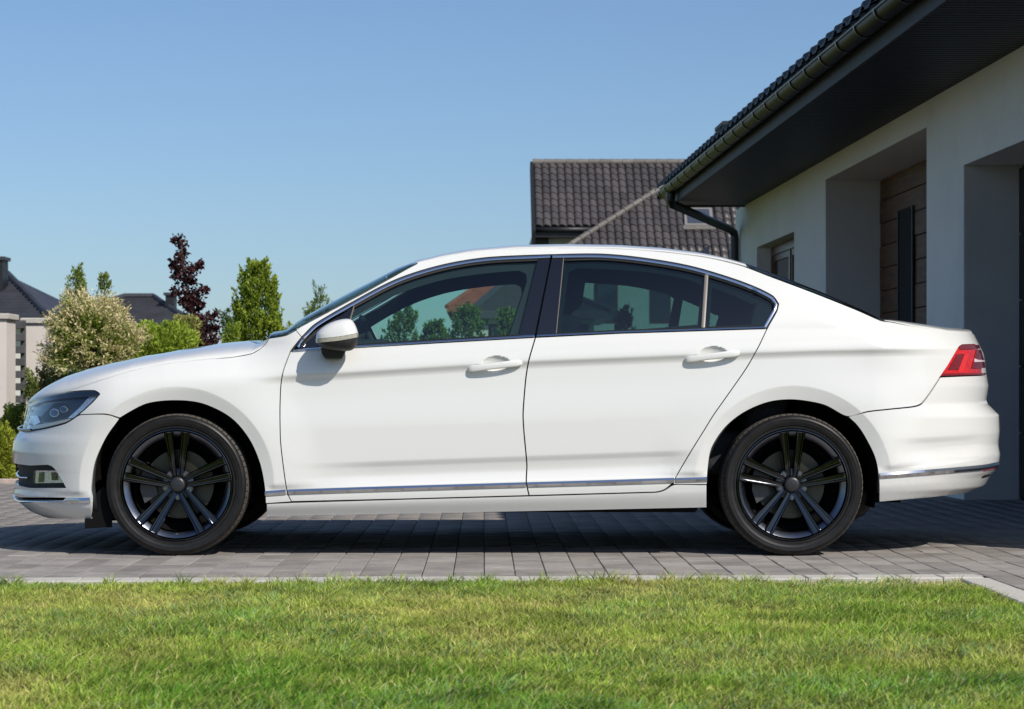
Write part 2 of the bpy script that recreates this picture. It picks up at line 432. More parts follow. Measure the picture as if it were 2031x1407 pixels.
# ------------------------------------------------------------------ the white bungalow on the right
HA = math.atan(.02506); HROOT = Vector((0, -DC, 0))
ca, sa = math.cos(HA), math.sin(HA)
def H(bb, a, z): return (HROOT.x+bb*ca-a*sa, HROOT.y+bb*sa+a*ca, z)
class HB(MB):
    def box(s, b0, b1, a0, a1, z0, z1, bev=0):
        k = len(s.v); MB.box(s, b0, b1, a0, a1, z0, z1, bev)
        s.v[k:] = [H(*q) for q in s.v[k:]]; return s
    def tubeh(s, pts, r, n=12, cap=True): return s.tube([H(*q) for q in pts], r, n, cap)
house = empty('white_bungalow', H(3.63, 9.4, 0), HA)
tag(house, 'white rendered bungalow with dark eaves and glossy brown gutter on the right', 'house')
WB, WT, WZ = 3.63, 4.60, 2.85
w = HB()
for (a0, a1, z0, z1) in ((9.4, 11.9, -.1, WZ), (11.9, 14.94, 2.27, WZ), (14.94, 16.05, -.1, WZ), (16.05, 20.17, 2.66, WZ), (20.17, 21.9, -.1, WZ), (21.9, 24.4, -.1, .9), (21.9, 24.4, 2.31, WZ), (24.4, 26.1, -.1, WZ)):
    w.box(WB, WT, a0, a1, z0, z1)
w.build('wall', 'plaster_white', house)
HB().box(WT, 12.0, 9.4, 26.1, -.1, WZ).build('rear_wall', 'plaster_white', house)
# grey painted reveals of porch and garage
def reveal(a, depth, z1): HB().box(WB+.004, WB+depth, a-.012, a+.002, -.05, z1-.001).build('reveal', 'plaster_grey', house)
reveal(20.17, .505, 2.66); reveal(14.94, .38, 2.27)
# porch: timber cladding, each board a piece
rr = random.Random(5)
z = 0.0; row_i = 0
while z < 2.655:
    hgt_ = min(.205, 2.655-z); a = 16.05; 
    while a < 20.157:
        L = min(rr.uniform(.9, 1.7), 20.157-a)
        if 20.157-(a+L) < .25: L = 20.157-a
        HB().box(4.135-rr.uniform(0, .008), 4.18, a+.003, a+L-.003, z+.003, z+hgt_-.003, .003).build('cladding_board', 'wood_cladding', house); a += L
    z += hgt_
HB().box(4.18, 4.2, 16.06, 20.157, 0, 2.655).build('porch_backing', 'matt_black', house)
dr = HB().box(4.118, 4.126, 18.71, 19.31, .02, 2.31).build('dark_porch_panel', 'matt_black', house)  # near-black upright panel set just in front of the cladding boards
for (a0, a1) in ((18.71, 18.74), (19.28, 19.31)): HB().box(4.108, 4.118, a0, a1, .02, 2.31).build('frame', 'door_dark', dr)
# window in its reveal
wf = empty('window', H(3.79, 23.1, .9), HA, house)
f = HB(); b0, b1 = 3.785, 3.845
for (a0, a1, z0, z1) in ((21.905, 22.0, .9, 2.305), (24.30, 24.395, .9, 2.305), (22.0, 24.30, .9, 1.0), (22.0, 24.30, 2.21, 2.305), (23.1, 23.2, 1.0, 2.21)): f.box(b0, b1, a0, a1, z0, z1, .006)
f.build('frame', 'frame_brown', wf)
f = HB()
for (a0, a1) in ((22.0, 23.1), (23.2, 24.30)):
    for (q0, q1, z0, z1) in ((a0, a0+.07, 1.0, 2.21), (a1-.07, a1, 1.0, 2.21), (a0+.07, a1-.07, 1.0, 1.07), (a0+.07, a1-.07, 2.14, 2.21)): f.box(b0+.012, b1-.006, q0, q1, z0, z1, .004)
f.build('sash', 'frame_brown', wf)
for (a0, a1) in ((22.07, 23.03), (23.27, 24.23)): HB().box(3.815, 3.825, a0, a1, 1.07, 2.14).build('pane', 'skylight_glass', wf)
HB().box(3.60, 3.785, 21.89, 24.41, .875, .90, .004).build('sill', 'fascia', wf)
# garage door
gd = HB().box(4.03, 4.06, 11.9, 14.928, 0, 2.265).build('garage_door', 'door_dark', house)
for i in range(5): HB().box(4.006, 4.03, 11.905, 14.925, .01+i*.45, .01+i*.45+.44, .008).build('door_panel', 'door_dark', gd)
# eaves
EB = 2.77; A0, A1 = 9.0, 25.3
sf_ = HB(); a = A0
while a < A1-.02:
    sf_.box(EB+.02, WB-.002 if True else 0, a+.008, min(a+.083, A1)-.008, WZ-.004, WZ+.010, .003); a += .083
so = sf_.build('soffit_boards', 'soffit_dark', house); so['kind'] = 'stuff'
HB().box(EB+.02, WB+.3, A0, A1, WZ+.012, WZ+.03).build('soffit_backing', 'soffit_dark', house)
for i in range(6):
    a0 = A0+i*(A1-A0)/6; HB().box(EB-.005, EB+.018, a0+.002, a0+(A1-A0)/6-.002, WZ-.02, 3.005, .003).build('fascia_board', 'fascia', house)
HB().box(EB-.005, WB+.01, A1, A1+.02, WZ-.02, 3.005, .003).build('fascia_board', 'fascia', house)
gt = HB(); GB, GZ, GR = 2.69, 2.985, .066; n = 14; vs = []
for a in np.linspace(A0, A1+.05, 40):
    for k in range(n): t = PI+PI*k/(n-1); vs.append(H(GB+GR*math.cos(t), a, GZ+GR*math.sin(t)))
    for k in range(n-1, -1, -1): t = PI+PI*k/(n-1); vs.append(H(GB+(GR-.004)*math.cos(t), a, GZ+(GR-.004)*math.sin(t)+.001))
m = 2*n; gt.add(vs, [(i*m+k, i*m+(k+1) % m, (i+1)*m+(k+1) % m, (i+1)*m+k) for i in range(39) for k in range(m)]+[tuple(range(m)), tuple(range(39*m, 40*m))])
gut = gt.build('gutter', 'gutter_brown', house); fix_n = True
def fixn(o):
    import bmesh
    bm = bmesh.new(); bm.from_mesh(o.data); bmesh.ops.recalc_face_normals(bm, faces=bm.faces); bm.to_mesh(o.data); bm.free(); return o
auto_smooth(fixn(gut), 50)
HB().tubeh([(GB-GR, A0, GZ+.003), (GB-GR, A1+.05, GZ+.003)], .010, 8).build('gutter_bead', 'gutter_dark', gut)
a = A0+.3
while a < A1:
    q = HB(); vs = []
    for aa in (a-.014, a+.014):
        for R in (GR+.001, GR+.011):
            for k in range(n): t = PI+PI*k/(n-1); vs.append(H(GB+R*math.cos(t), aa, GZ+R*math.sin(t)+.006))
    fs = []
    for k in range(n-1): fs += [(n+k, n+k+1, 3*n+k+1, 3*n+k), (k, k+1, n+k+1, n+k), (2*n+k, 3*n+k, 3*n+k+1, 2*n+k+1), (k, 2*n+k, 2*n+k+1, k+1)]
    q.add(vs, fs); auto_smooth(fixn(q.build('gutter_bracket', 'gutter_dark', gut)), 40); a += .61
HB().box(GB-GR-.002, GB+GR+.002, A1+.05, A1+.058, GZ-GR, GZ+.012).build('gutter_end', 'gutter_dark', gut)
dp = HB(); pts = [(GB, 24.55, 2.93), (GB, 24.55, 2.84), (GB+.02, 24.575, 2.80), (3.50, 25.66, 2.60), (3.56, 25.74, 2.565), (3.57, 25.75, 2.50), (3.57, 25.75, 0)]
auto_smooth(dp.tubeh(pts, .05, 14).build('downpipe', 'gutter_dark', house))
for z in (2.2, 1.2): HB().tubeh([(3.57, 25.75, z-.02), (3.57, 25.75, z+.02)], .056, 14).build('pipe_clip', 'gutter_dark', house)
# roof
SL = math.tan(math.radians(27)); r = HB(); RB0, RZ0, RB1 = 2.66, 3.018, 7.8
vs = [H(RB0, A0-.1, RZ0), H(RB1, A0-.1, RZ0+(RB1-RB0)*SL), H(13, A0-.1, RZ0), H(RB0, A1+.1, RZ0), H(RB1, A1+.1, RZ0+(RB1-RB0)*SL), H(13, A1+.1, RZ0)]
up = [(q[0], q[1], q[2]+.03) for q in vs]
r.add(vs+up, [(0, 1, 4, 3), (1, 2, 5, 4), (6, 9, 10, 7), (7, 10, 11, 8), (0, 3, 9, 6), (2, 8, 11, 5), (0, 6, 7, 1), (1, 7, 8, 2), (3, 4, 10, 9), (4, 5, 11, 10)])
roof = r.build('roof', 'roof_near', house); fixn(roof)
gb = HB(); 
for aa in (9.4, 26.1): gb.add([H(WB, aa, WZ), H(RB1, aa, RZ0+(RB1-RB0)*SL-.05), H(12, aa, WZ)], [(0, 1, 2)])
gb.build('gable', 'plaster_white', house)
# eave course of pantiles
tp = [(-.15, .0), (-.12, .018), (-.075, .040), (-.03, .034), (0, .014), (.04, .004), (.09, .0), (.15, .004)]
vs = []; ln = .36
for (t, dz) in ((0, 0), (1, 0)):
    for (a, z) in tp: vs.append((t*ln, a, z+t*ln*SL+.012)); 
for (a, z) in tp: vs.append((0, a, z-.012))
m = len(tp); tm = bpy.data.meshes.new('eave_tile'); tm.from_pydata(vs, [], [(k, k+1, m+k+1, m+k) for k in range(m-1)]+[(2*m+k, 2*m+k+1, k+1, k) for k in range(m-1)])
tm.materials.append(M['roof_near']); tm.update(); tm.polygons.foreach_set('use_smooth', [True]*len(tm.polygons))
a = A0
while a < A1+.1:
    for j in (0,):
        o = bpy.data.objects.new('eave_tile', tm); COL.objects.link(o); attach(o, roof); p = H(RB0-.045, a+.15, RZ0+.018); o.location = p; o.rotation_euler = (0, 0, HA); 
    a += .30
ch = HB().box(3.30, 3.80, 24.6, 25.2, 3.2, 3.68).build('chimney', 'roof_near', house)
HB().box(3.27, 3.83, 24.57, 25.23, 3.68, 3.73, .006).build('chimney_cap', 'fascia', ch)
# ------------------------------------------------------------------ houses behind
def tiled_roof_house():
    hr = empty('grey_tiled_house', (3.6, 56, 0)); tag(hr, 'house with a dark grey pantile roof and skylight behind the car roof', 'house')
    # roof plane: eave depth 60, 40 degree slope
    ye, ze, sl = 50.0, None, math.radians(40)
    ze = at(1100, 450, ye).z; cs, sn = math.cos(sl), math.sin(sl)
    def rp(px, s, lift=0):
        """point on the roof plane: column position in metres, s metres up the slope"""
        return Vector((px, ye+s*cs-lift*sn, ze+s*sn+lift*cs))
    xl = at(1062, 450, ye).x; cw, chh = .213, .305
    # pantile
    prof = [(0, -.012), (.08, .030), (.26, .058), (.48, .052), (.70, .030), (.88, .0), (1.0, -.012)]
    vs = []
    for (t, lf) in ((0, .030), (1.08, .0)):
        for (a, z) in prof: vs.append((a*cw, t*chh*cs-(z+lf)*sn, t*chh*sn+(z+lf)*cs))
    for (a, z) in prof: vs.append((a*cw, -(z)*sn, (z)*cs))
    m = len(prof); me = bpy.data.meshes.new('roof_tile')
    me.from_pydata(vs, [], [(k, k+1, m+k+1, m+k) for k in range(m-1)]+[(2*m+k, 2*m+k+1, k+1, k) for k in range(m-1)]); me.materials.append(M['roof_tile']); me.update()
    me.polygons.foreach_set('use_smooth', [True]*len(me.polygons)); me.set_sharp_from_angle(angle=math.radians(50))
    smax = 3.05; xr = at(1500, 450, ye).x
    def hip_px(py): return 1140+(483-py)*(180/113)
    base = MB(); 
    def pr(p): d = p.y+DC; return (CX+p.x*FPX/d, CY-(p.z-CH)*FPX/d)
    a0 = rp(xl, 0); base.quad(rp(xl, 0, -.02), rp(xr, 0, -.02), rp(xr, smax, -.02), rp(xl, smax, -.02)); 
    base.add([rp(at(1188, 452, ye).x, 0, -.02), rp(at(1080, 520, ye).x-.3, -1.75, -.02), rp(xr, -1.75, -.02), rp(xr, 0, -.02)], [(0, 1, 2, 3)])
    roof = base.build('roof', 'roof_tile', hr)
    tiles = []
    for j in range(-6, 10):
        for i in range(0, 40):
            p = rp(xl+i*cw, j*chh); q = pr(rp(xl+(i+.5)*cw, (j+.5)*chh))
            if p.x+cw > xr: continue
            if j < 0 and q[0] < hip_px(q[1])-2: continue
            if 1357 < q[0] < 1418 and 417 < q[1] < 454: continue
            tiles.append((p, q))
    vis = sorted(tiles, key=lambda t: (t[1][1] > 512)*1000+max(0, t[1][0]-1440)*5+t[1][1]*.01)
    for p, q in vis[:300]:
        o = bpy.data.objects.new('roof_tile', me); COL.objects.link(o); attach(o, roof); o.location = p+Vector((0, 0, random.uniform(-.004, .004)))
    mb = MB()
    for p, q in vis[300:]: mb.add([Vector(v)+p for v in vs], [tuple(f.vertices) for f in me.polygons])
    if mb.v: o = mb.build('roof_tiles_rest', 'roof_tile', roof, smooth=True); o['kind'] = 'stuff'
    # ridge and hip tiles
    def cap_tile(p0, p1, r_, mat, parent):
        b = MB(); p0 = Vector(p0); p1 = Vector(p1); b.tube([p0, p0+(p1-p0)*.97], [r_, r_*.88], 10); o = b.build('ridge_tile', mat, parent, smooth=True); auto_smooth(o, 50)
    nR = 19
    for i in range(nR):
        x0 = xl-.03+i*(xr-xl+.03)/nR; x1 = xl-.03+(i+1)*(xr-xl+.03)/nR
        cap_tile(rp(x0, smax, .03), rp(x1, smax, .03), .10, 'ridge_tile', roof)
    def plane_pt(px, py):
        # intersection of the drawn point with the roof plane
        lo, hi = -4.0, 6.0
        for _ in range(50):
            mm = .5*(lo+hi); y = ye+mm*cs; z = at(px, py, y).z
            if z > ze+mm*sn: lo = mm
            else: hi = mm
        return rp(at(px, py, ye+mm*cs).x, mm, .05)
    h0 = plane_pt(1096, 511); h1 = plane_pt(1322, 368); nH = 13
    for i in range(nH): cap_tile(h0+(h1-h0)*(i/nH), h0+(h1-h0)*((i+1)/nH), .085, 'ridge_tile', roof)
    # skylight
    sk = empty('skylight', plane_pt(1388, 450), parent=hr)
    c = [plane_pt(*q) for q in ((1358, 452.5), (1415, 452.5), (1411, 418), (1356, 418))]; nn = Vector((0, -sn, cs))
    def quadbox(P, lift, th, name, mat):
        b = MB(); b.add([p+nn*lift for p in P]+[p+nn*(lift+th) for p in P], [(3, 2, 1, 0), (4, 5, 6, 7)]+[(k, (k+1) % 4, 4+(k+1) % 4, 4+k) for k in range(4)]); return b.build(name, mat, sk)
    quadbox(c, -.02, .07, 'frame', 'skylight_frame')
    cen = sum(c, Vector())/4; quadbox([cen+(p-cen)*.80 for p in c], .052, .01, 'pane', 'skylight_glass')
    quadbox([c[0]+Vector((-.05, 0, -.0)), c[1]+Vector((.05, 0, 0)), c[1]+(c[0]-c[3])*.22+Vector((.05, 0, 0)), c[0]+(c[0]-c[3])*.22+Vector((-.05, 0, 0))][::-1], -.01, .05, 'flashing', 'ridge_tile')
    # eave gutter, barge board, walls
    b = MB(); xg1 = at(1187, 452, ye).x; b.tube([rp(xl-.1, -.05, -.06), rp(xg1, -.05, -.06)], .075, 10); b.build('gutter', 'far_black', hr, smooth=True)
    b = MB(); b.box(xl-.02, xg1, ye+.05, ye+.5, ze-.28, ze-.10); b.build('eaves_box', 'far_black', hr)
    b = MB(); e = .10
    b.add([rp(xl-e, -.25, .05), rp(xl, -.25, .05), rp(xl, smax, .05), rp(xl-e, smax, .05), rp(xl-e, -.25, -.22)+Vector((0, 0, -.35)), rp(xl, -.25, -.22)+Vector((0, 0, -.35)), rp(xl, smax, -.30), rp(xl-e, smax, -.30)],
          [(0, 1, 2, 3), (4, 7, 6, 5), (0, 4, 5, 1), (1, 5, 6, 2), (2, 6, 7, 3), (3, 7, 4, 0)]); b.build('barge_board', 'far_black', hr)
    wx0 = at(1088, 470, ye+.6).x
    b = MB(); b.box(wx0, xr, ye+.6, ye+7, -.1, ze-.02); b.build('wall', 'plaster_far', hr)
    b = MB(); b.box(xl-.05, wx0, ye+.5, ye+6.5, ze-1.0, ze-.1); b.build('balcony_screen', 'far_black', hr)
    b = MB(); b.box(at(1120, 520, ye-1).x, xr, ye-1.2, ye+.59, -.1, ze-1.55); b.build('wing_wall', 'plaster_far', hr)
    # back slope closes the roof
    b = MB(); b.quad(rp(xl, smax), rp(xr, smax), rp(xr, smax)+Vector((0, 3, -2.4)), rp(xl, smax)+Vector((0, 3, -2.4))); b.build('back_roof', 'roof_far', hr)
    for (px0, px1, py0, py1) in ((1180, 1225, 560, 640), (1290, 1330, 560, 640)):
        p0 = at(px0, py1, ye-1.2); p1 = at(px1, py0, ye-1.2)
        w_ = empty('window', p0, parent=hr); MB().box(p0.x, p1.x, ye-1.24, ye-1.19, p0.z, p1.z, .01).build('frame', 'frame_brown', w_); MB().box(p0.x+.06, p1.x-.06, ye-1.25, ye-1.238, p0.z+.06, p1.z-.06).build('pane', 'skylight_glass', w_)
tiled_roof_house()
def simple_house(name, label, x0, x1, y0, dep, zw, roof_pts, roofmat, wallmat='plaster_far', chim=None):
    """roof_pts: (x_ridge0, x_ridge1, z_ridge, overhang) hip roof over a box"""
    h = empty(name, (.5*(x0+x1), y0, 0)); tag(h, label, 'house')
    MB().box(x0, x1, y0, y0+dep, -.1, zw).build('wall', wallmat, h)
    r0, r1, zr, ov = roof_pts; b = MB(); ym = y0+dep/2
    e = [(x0-ov, y0-ov, zw-.05), (x1+ov, y0-ov, zw-.05), (x1+ov, y0+dep+ov, zw-.05), (x0-ov, y0+dep+ov, zw-.05)]
    t = [(p[0], p[1], p[2]+.14) for p in e]
    b.add(e+t+[(r0, ym, zr), (r1, ym, zr)], [(3, 2, 1, 0), (0, 1, 5, 4), (1, 2, 6, 5), (2, 3, 7, 6), (3, 0, 4, 7), (4, 5, 9, 8), (5, 6, 9), (6, 7, 8, 9), (7, 4, 8)])
    rf = b.build('roof', roofmat, h)
    # battens of tile courses as real steps on the front slope
    g = MB()
    nrow = 14
    for k in range(1, nrow):
        f = k/nrow; xa = t[0][0]+(r0-t[0][0])*f; xb = t[1][0]+(r1-t[1][0])*f; yy = t[0][1]+(ym-t[0][1])*f; zz = t[0][2]+(zr-t[0][2])*f
        g.box(xa, xb, yy-.02, yy+.10, zz-.02, zz+.035)
    o = g.build('tile_courses', roofmat, rf); o['kind'] = 'stuff'
    MB().tube([(r0, ym, zr+.03), (r1, ym, zr+.03)], .09, 8).build('ridge', roofmat, rf)
    for sg, (ex, ey) in (((r0), (t[0][0], t[0][1])), ((r1), (t[1][0], t[1][1]))): MB().tube([(sg, ym, zr+.03), (ex, ey, t[0][2]+.03)], .08, 8).build('hip_ridge', roofmat, rf)
    if chim:
        for (cx0, cx1, cy0, cz0, cz1) in chim:
            c = MB().box(cx0, cx1, cy0, cy0+.6, cz0, cz1).build('chimney', 'far_black', h); MB().box(cx0-.05, cx1+.05, cy0-.05, cy0+.65, cz1, cz1+.08).build('chimney_cap', 'roof_far', c)
    w_ = .5*(x0+x1)
    for xx in (x0+(x1-x0)*.25, x0+(x1-x0)*.7):
        q = empty('window', (xx, y0, 1), parent=h); MB().box(xx-.6, xx+.6, y0-.03, y0+.02, 1.0, 2.2, .01).build('frame', 'frame_brown', q); MB().box(xx-.53, xx+.53, y0-.04, y0-.028, 1.07, 2.13).build('pane', 'skylight_glass', q)
    return h
# left edge: dark roof with chimney
q0 = at(92, 634, 38); q1 = at(0, 545, 42); c0 = at(-10, 520, 40.5); c1 = at(5, 516, 40.5)
simple_house('dark_roofed_house', 'house with dark roof and square chimney at the left edge behind the gate', q0.x-9.0, q0.x-.5, 38.5, 8, q0.z, (q0.x-5.4, at(14, 545, 42.5).x, at(10, 545, 42.5).z, .5), 'roof_far', chim=[(c0.x-.2, c1.x, 40.5, 2.4, c1.z)])
p0 = at(235, 645, 52); p1 = at(352, 645, 52)
ch0 = at(328, 600, 54); ch1 = at(345, 586, 54)
simple_house('low_grey_house', 'low house with grey roof and small pale chimney behind the purple tree', p0.x-2, p1.x, 52.5, 6, p0.z, (at(245, 588, 55.5).x, at(305, 588, 55.5).x, at(270, 590, 55.5).z, .3), 'roof_far', chim=[(ch0.x, ch1.x, 54, 2.2, ch1.z)])
# seen through the side windows of the car
p0 = at(880, 616, 62); p1 = at(1010, 616, 62)
simple_house('red_roofed_house', 'red tiled roof seen through the front side window of the car', p0.x+.6, p1.x+3, 62.5, 8, p0.z, (p0.x+1.2, p1.x+1.5, at(950, 562, 66).z, .5), 'roof_red')
p0 = at(925, 627, 40); p1 = at(1075, 627, 40)
simple_house('grey_hipped_annex', 'grey hipped roof seen through the front side window in front of the red one', p0.x+.5, p1.x+1.2, 40.5, 5, p0.z, (at(1000, 560, 43).x, at(1060, 560, 43).x, at(1020, 563, 43).z, .4), 'roof_tile')

# ------------------------------------------------------------------ fence and gate at the left
def pillar(px0, px1, pyt, y, label):
    a = at(px0, pyt, y); c = at(px1, pyt, y); h = empty('gate_pillar', (.5*(a.x+c.x), y, 0)); tag(h, label, 'pillar', 'rendered gate pillars')
    MB().box(a.x, c.x, y, y+.42, -.1, a.z-.06, .006).build('shaft', 'pillar_plaster', h); MB().box(a.x-.03, c.x+.03, y-.03, y+.45, a.z-.06, a.z, .008).build('capstone', 'kerb_concrete', h)
pillar(-60, 13, 622, 12.0, 'pale rendered gate pillar cut by the left edge of the picture')
pillar(47, 90, 631, 13.4, 'pale rendered gate pillar between the slatted gate and the flowering shrub')
gt_ = empty('slatted_gate', (at(30, 700, 13.2).x, 13.2, 0)); tag(gt_, 'grey gate of horizontal slats between two pale pillars', 'gate')
xa, xb = at(10, 700, 13.2).x, at(49, 700, 13.2).x; z0, z1 = .12, at(30, 645, 13.2).z; ns = 11
for i in range(ns):
    zz = z0+(z1-z0)*i/(ns-1); MB().box(xa, xb, 13.18, 13.22, zz-.038, zz+.038, .004).build('slat', 'fence_slat', gt_)
MB().box(xb-.05, xb, 13.225, 13.27, .05, z1+.05).build('post', 'fence_slat', gt_)
# planting bed with edging
b = MB(); b.quad((-14, 7.62, -.004), (2.2, 7.62, -.004), (2.2, 13.6, .02), (-14, 13.6, .02)); bed = b.build('planting_bed', 'mulch'); tag(bed, kind='structure')
x = -8.0
while x < 2.0:
    MB().box(x+.004, x+.49, 7.56, 7.66, -.05, .035, .006).build('bed_edging', 'edging_stone', bed); x += .5

# ------------------------------------------------------------------ plants
def leaves(name, P, D, ln, wd, colr, mat='leaf', parent=None, fold=.25):
    """P positions, D growing directions, ln/wd arrays, colr (n,3): folded four-sided leaves"""
    n = len(P); D = D/np.maximum(np.linalg.norm(D, axis=1, keepdims=True), 1e-9)
    R = rng.normal(size=(n, 3)); S = np.cross(D, R); S /= np.maximum(np.linalg.norm(S, axis=1, keepdims=True), 1e-9); U = np.cross(S, D)
    ln = np.asarray(ln)[:, None]*np.ones((n, 1)); wd = np.asarray(wd)[:, None]*np.ones((n, 1))
    a = P; m = P+D*ln*.5; t = P+D*ln-U*ln*.12
    V = np.stack([a, m+S*wd*.5+U*wd*fold, t, m-S*wd*.5+U*wd*fold], 1).reshape(-1, 3)
    k = (np.arange(n)*4)[:, None]; F = np.concatenate([k+[0, 1, 2], k+[0, 2, 3]])
    C = np.repeat(colr[:, None], 4, 1).reshape(-1, 3)
    return np_mesh(name, V, F, mat, parent, colors=C)
def unit(n):
    v = rng.normal(size=(n, 3)); return v/np.linalg.norm(v, axis=1, keepdims=True)
def stems(name, segs, parent, mat='bark'):
    b = MB()
    for pts, rr_ in segs: b.tube(pts, rr_, 6)
    return b.build(name, mat, parent, smooth=True)
def conifer(name, label, px, pyt, pyb, wpx, y, cat='tree', base=(.10, .17, .03), tip=(.30, .36, .06), n=9000, group=None, ls=.03, sharp=1.0):
    top = at(px, pyt, y); k = (DC+y)/FPX; r = wpx*k*.5; x = top.x; zb = max(at(px, pyb, y).z, .0); hgt = top.z-zb
    t = empty(name, (x, y, 0)); tag(t, label, cat, group)
    nspray = max(60, n//40); P = []; D = []; C = []
    hs = rng.random(nspray)**1.4; an = rng.uniform(0, 2*PI, nspray)
    for h_, a_ in zip(hs, an):
        rad = r*(1-h_)**(.66*sharp)*rng.uniform(.70, 1.10)*(1+.13*math.sin(3*a_+7*h_))+.01
        base_p = np.array([x+math.cos(a_)*rad*.62, y+math.sin(a_)*rad*.62, zb+hgt*h_*.94])
        d = np.array([math.cos(a_)*.55, math.sin(a_)*.55, 1.1+.6*rng.random()]); d /= np.linalg.norm(d)
        L = (.10+.22*rng.random())*min(1.4, hgt*.55)*(1 if h_ < .9 else .7); m = 40
        s = rng.random(m)**.8; off_ = rng.normal(size=(m, 3))*(.018+.05*L)*(1.1-s)[:, None]
        P.append(base_p+d*(s*L)[:, None]+off_); D.append(d+rng.normal(size=(m, 3))*.45)
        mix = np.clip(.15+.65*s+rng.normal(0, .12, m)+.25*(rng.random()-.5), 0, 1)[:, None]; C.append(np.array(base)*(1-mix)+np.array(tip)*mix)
    P = np.concatenate(P); D = np.concatenate(D); C = np.concatenate(C)*rng.uniform(.8, 1.2, (len(P), 1))
    leaves('crown', P, D, rng.uniform(.6, 1.3, len(P))*ls, rng.uniform(.3, .6, len(P))*ls, C, parent=t)
    stems('trunk', [([(x, y, 0), (x, y, zb+hgt*.55), (x, y, zb+hgt*.9)], [.035, .02, .006])], t); return t
def willow(px, py, wpx, hpx, y):
    c = at(px, py, y); k = (DC+y)/FPX; rx, rz = wpx*k*.5, hpx*k*.5
    t = empty('variegated_shrub', (c.x, y, 0)); tag(t, 'round bushy shrub with cream-tipped leaves beside the gate pillar', 'shrub')
    P = []; D = []; C = []; segs = []
    ns = 900
    dirs = unit(ns); dirs[:, 2] = np.where(dirs[:, 2] < -.55, -dirs[:, 2], dirs[:, 2])
    dirs /= np.linalg.norm(dirs, axis=1, keepdims=True)
    cc = np.array([c.x, y, c.z-rz*.15])
    for d in dirs:
        rad = rng.uniform(.72, 1.02)*(1+.10*math.sin(5*d[0]+9*d[2]+2)); st = cc+d*np.array([rx, rx*.9, rz])*rad*.55
        g = d*np.array([rx, rx*.9, rz]); up = np.array([0, 0, .35*rz]); m = 26
        s = np.linspace(0, 1, m)+rng.normal(0, .02, m); L = rad*.48
        pts = st+(g*L)[None]*s[:, None]+up[None]*(s**2*rng.uniform(.0, .55))[:, None]+rng.normal(size=(m, 3))*.012
        P.append(pts); D.append(d[None]*.8+np.array([0, 0, .35])+rng.normal(size=(m, 3))*.7)
        white = np.clip((s-.55)*1.9+rng.normal(0, .16, m)+rng.uniform(-.25, .4), 0, 1)[:, None]
        green = np.array([.19, .27, .035])+rng.random((m, 1))*np.array([.17, .17, .03]); cream = np.array([.74, .64, .34])+rng.random((m, 1))*np.array([.12, .06, .12])
        C.append(green*(1-white)+cream*white)
        if rng.random() < .05: segs.append(([tuple(cc-np.array([0, 0, rz*.5])), tuple(st), tuple(pts[-6])], [.004, .003, .0015]))
    P = np.concatenate(P); D = np.concatenate(D); C = np.concatenate(C)
    leaves('crown', P, D, rng.uniform(.024, .046, len(P)), rng.uniform(.009, .016, len(P)), C, parent=t)
    segs.append(([(c.x, y, 0), (c.x+.01, y, c.z-rz*.5)], [.028, .02])); stems('trunk', segs, t)
def bush(name, label, px, py, wpx, hpx, y, c0, c1, n=9000, ls=.028, cat='shrub', group=None, flat=0.0):
    c = at(px, py, y); k = (DC+y)/FPX; rx, rz = wpx*k*.5, hpx*k*.5
    t = empty(name, (c.x, y, 0)); tag(t, label, cat, group)
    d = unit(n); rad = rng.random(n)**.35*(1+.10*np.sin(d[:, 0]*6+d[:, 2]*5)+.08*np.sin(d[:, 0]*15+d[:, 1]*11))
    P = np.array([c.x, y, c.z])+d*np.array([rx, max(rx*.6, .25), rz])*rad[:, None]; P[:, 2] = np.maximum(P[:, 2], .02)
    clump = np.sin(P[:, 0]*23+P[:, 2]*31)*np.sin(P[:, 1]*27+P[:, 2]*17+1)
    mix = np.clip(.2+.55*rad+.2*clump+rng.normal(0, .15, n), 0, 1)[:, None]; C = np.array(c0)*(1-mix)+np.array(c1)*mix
    leaves('crown', P, d+np.array([0, 0, .5])+rng.normal(size=(n, 3))*.6, rng.uniform(.7, 1.3, n)*ls, rng.uniform(.4, .7, n)*ls, C, parent=t)
    stems('trunk', [([(c.x+.02*q, y, 0), (c.x+.5*rx*q, y+.03, c.z)], [.014, .006]) for q in (-1, 0, 1)], t); return t
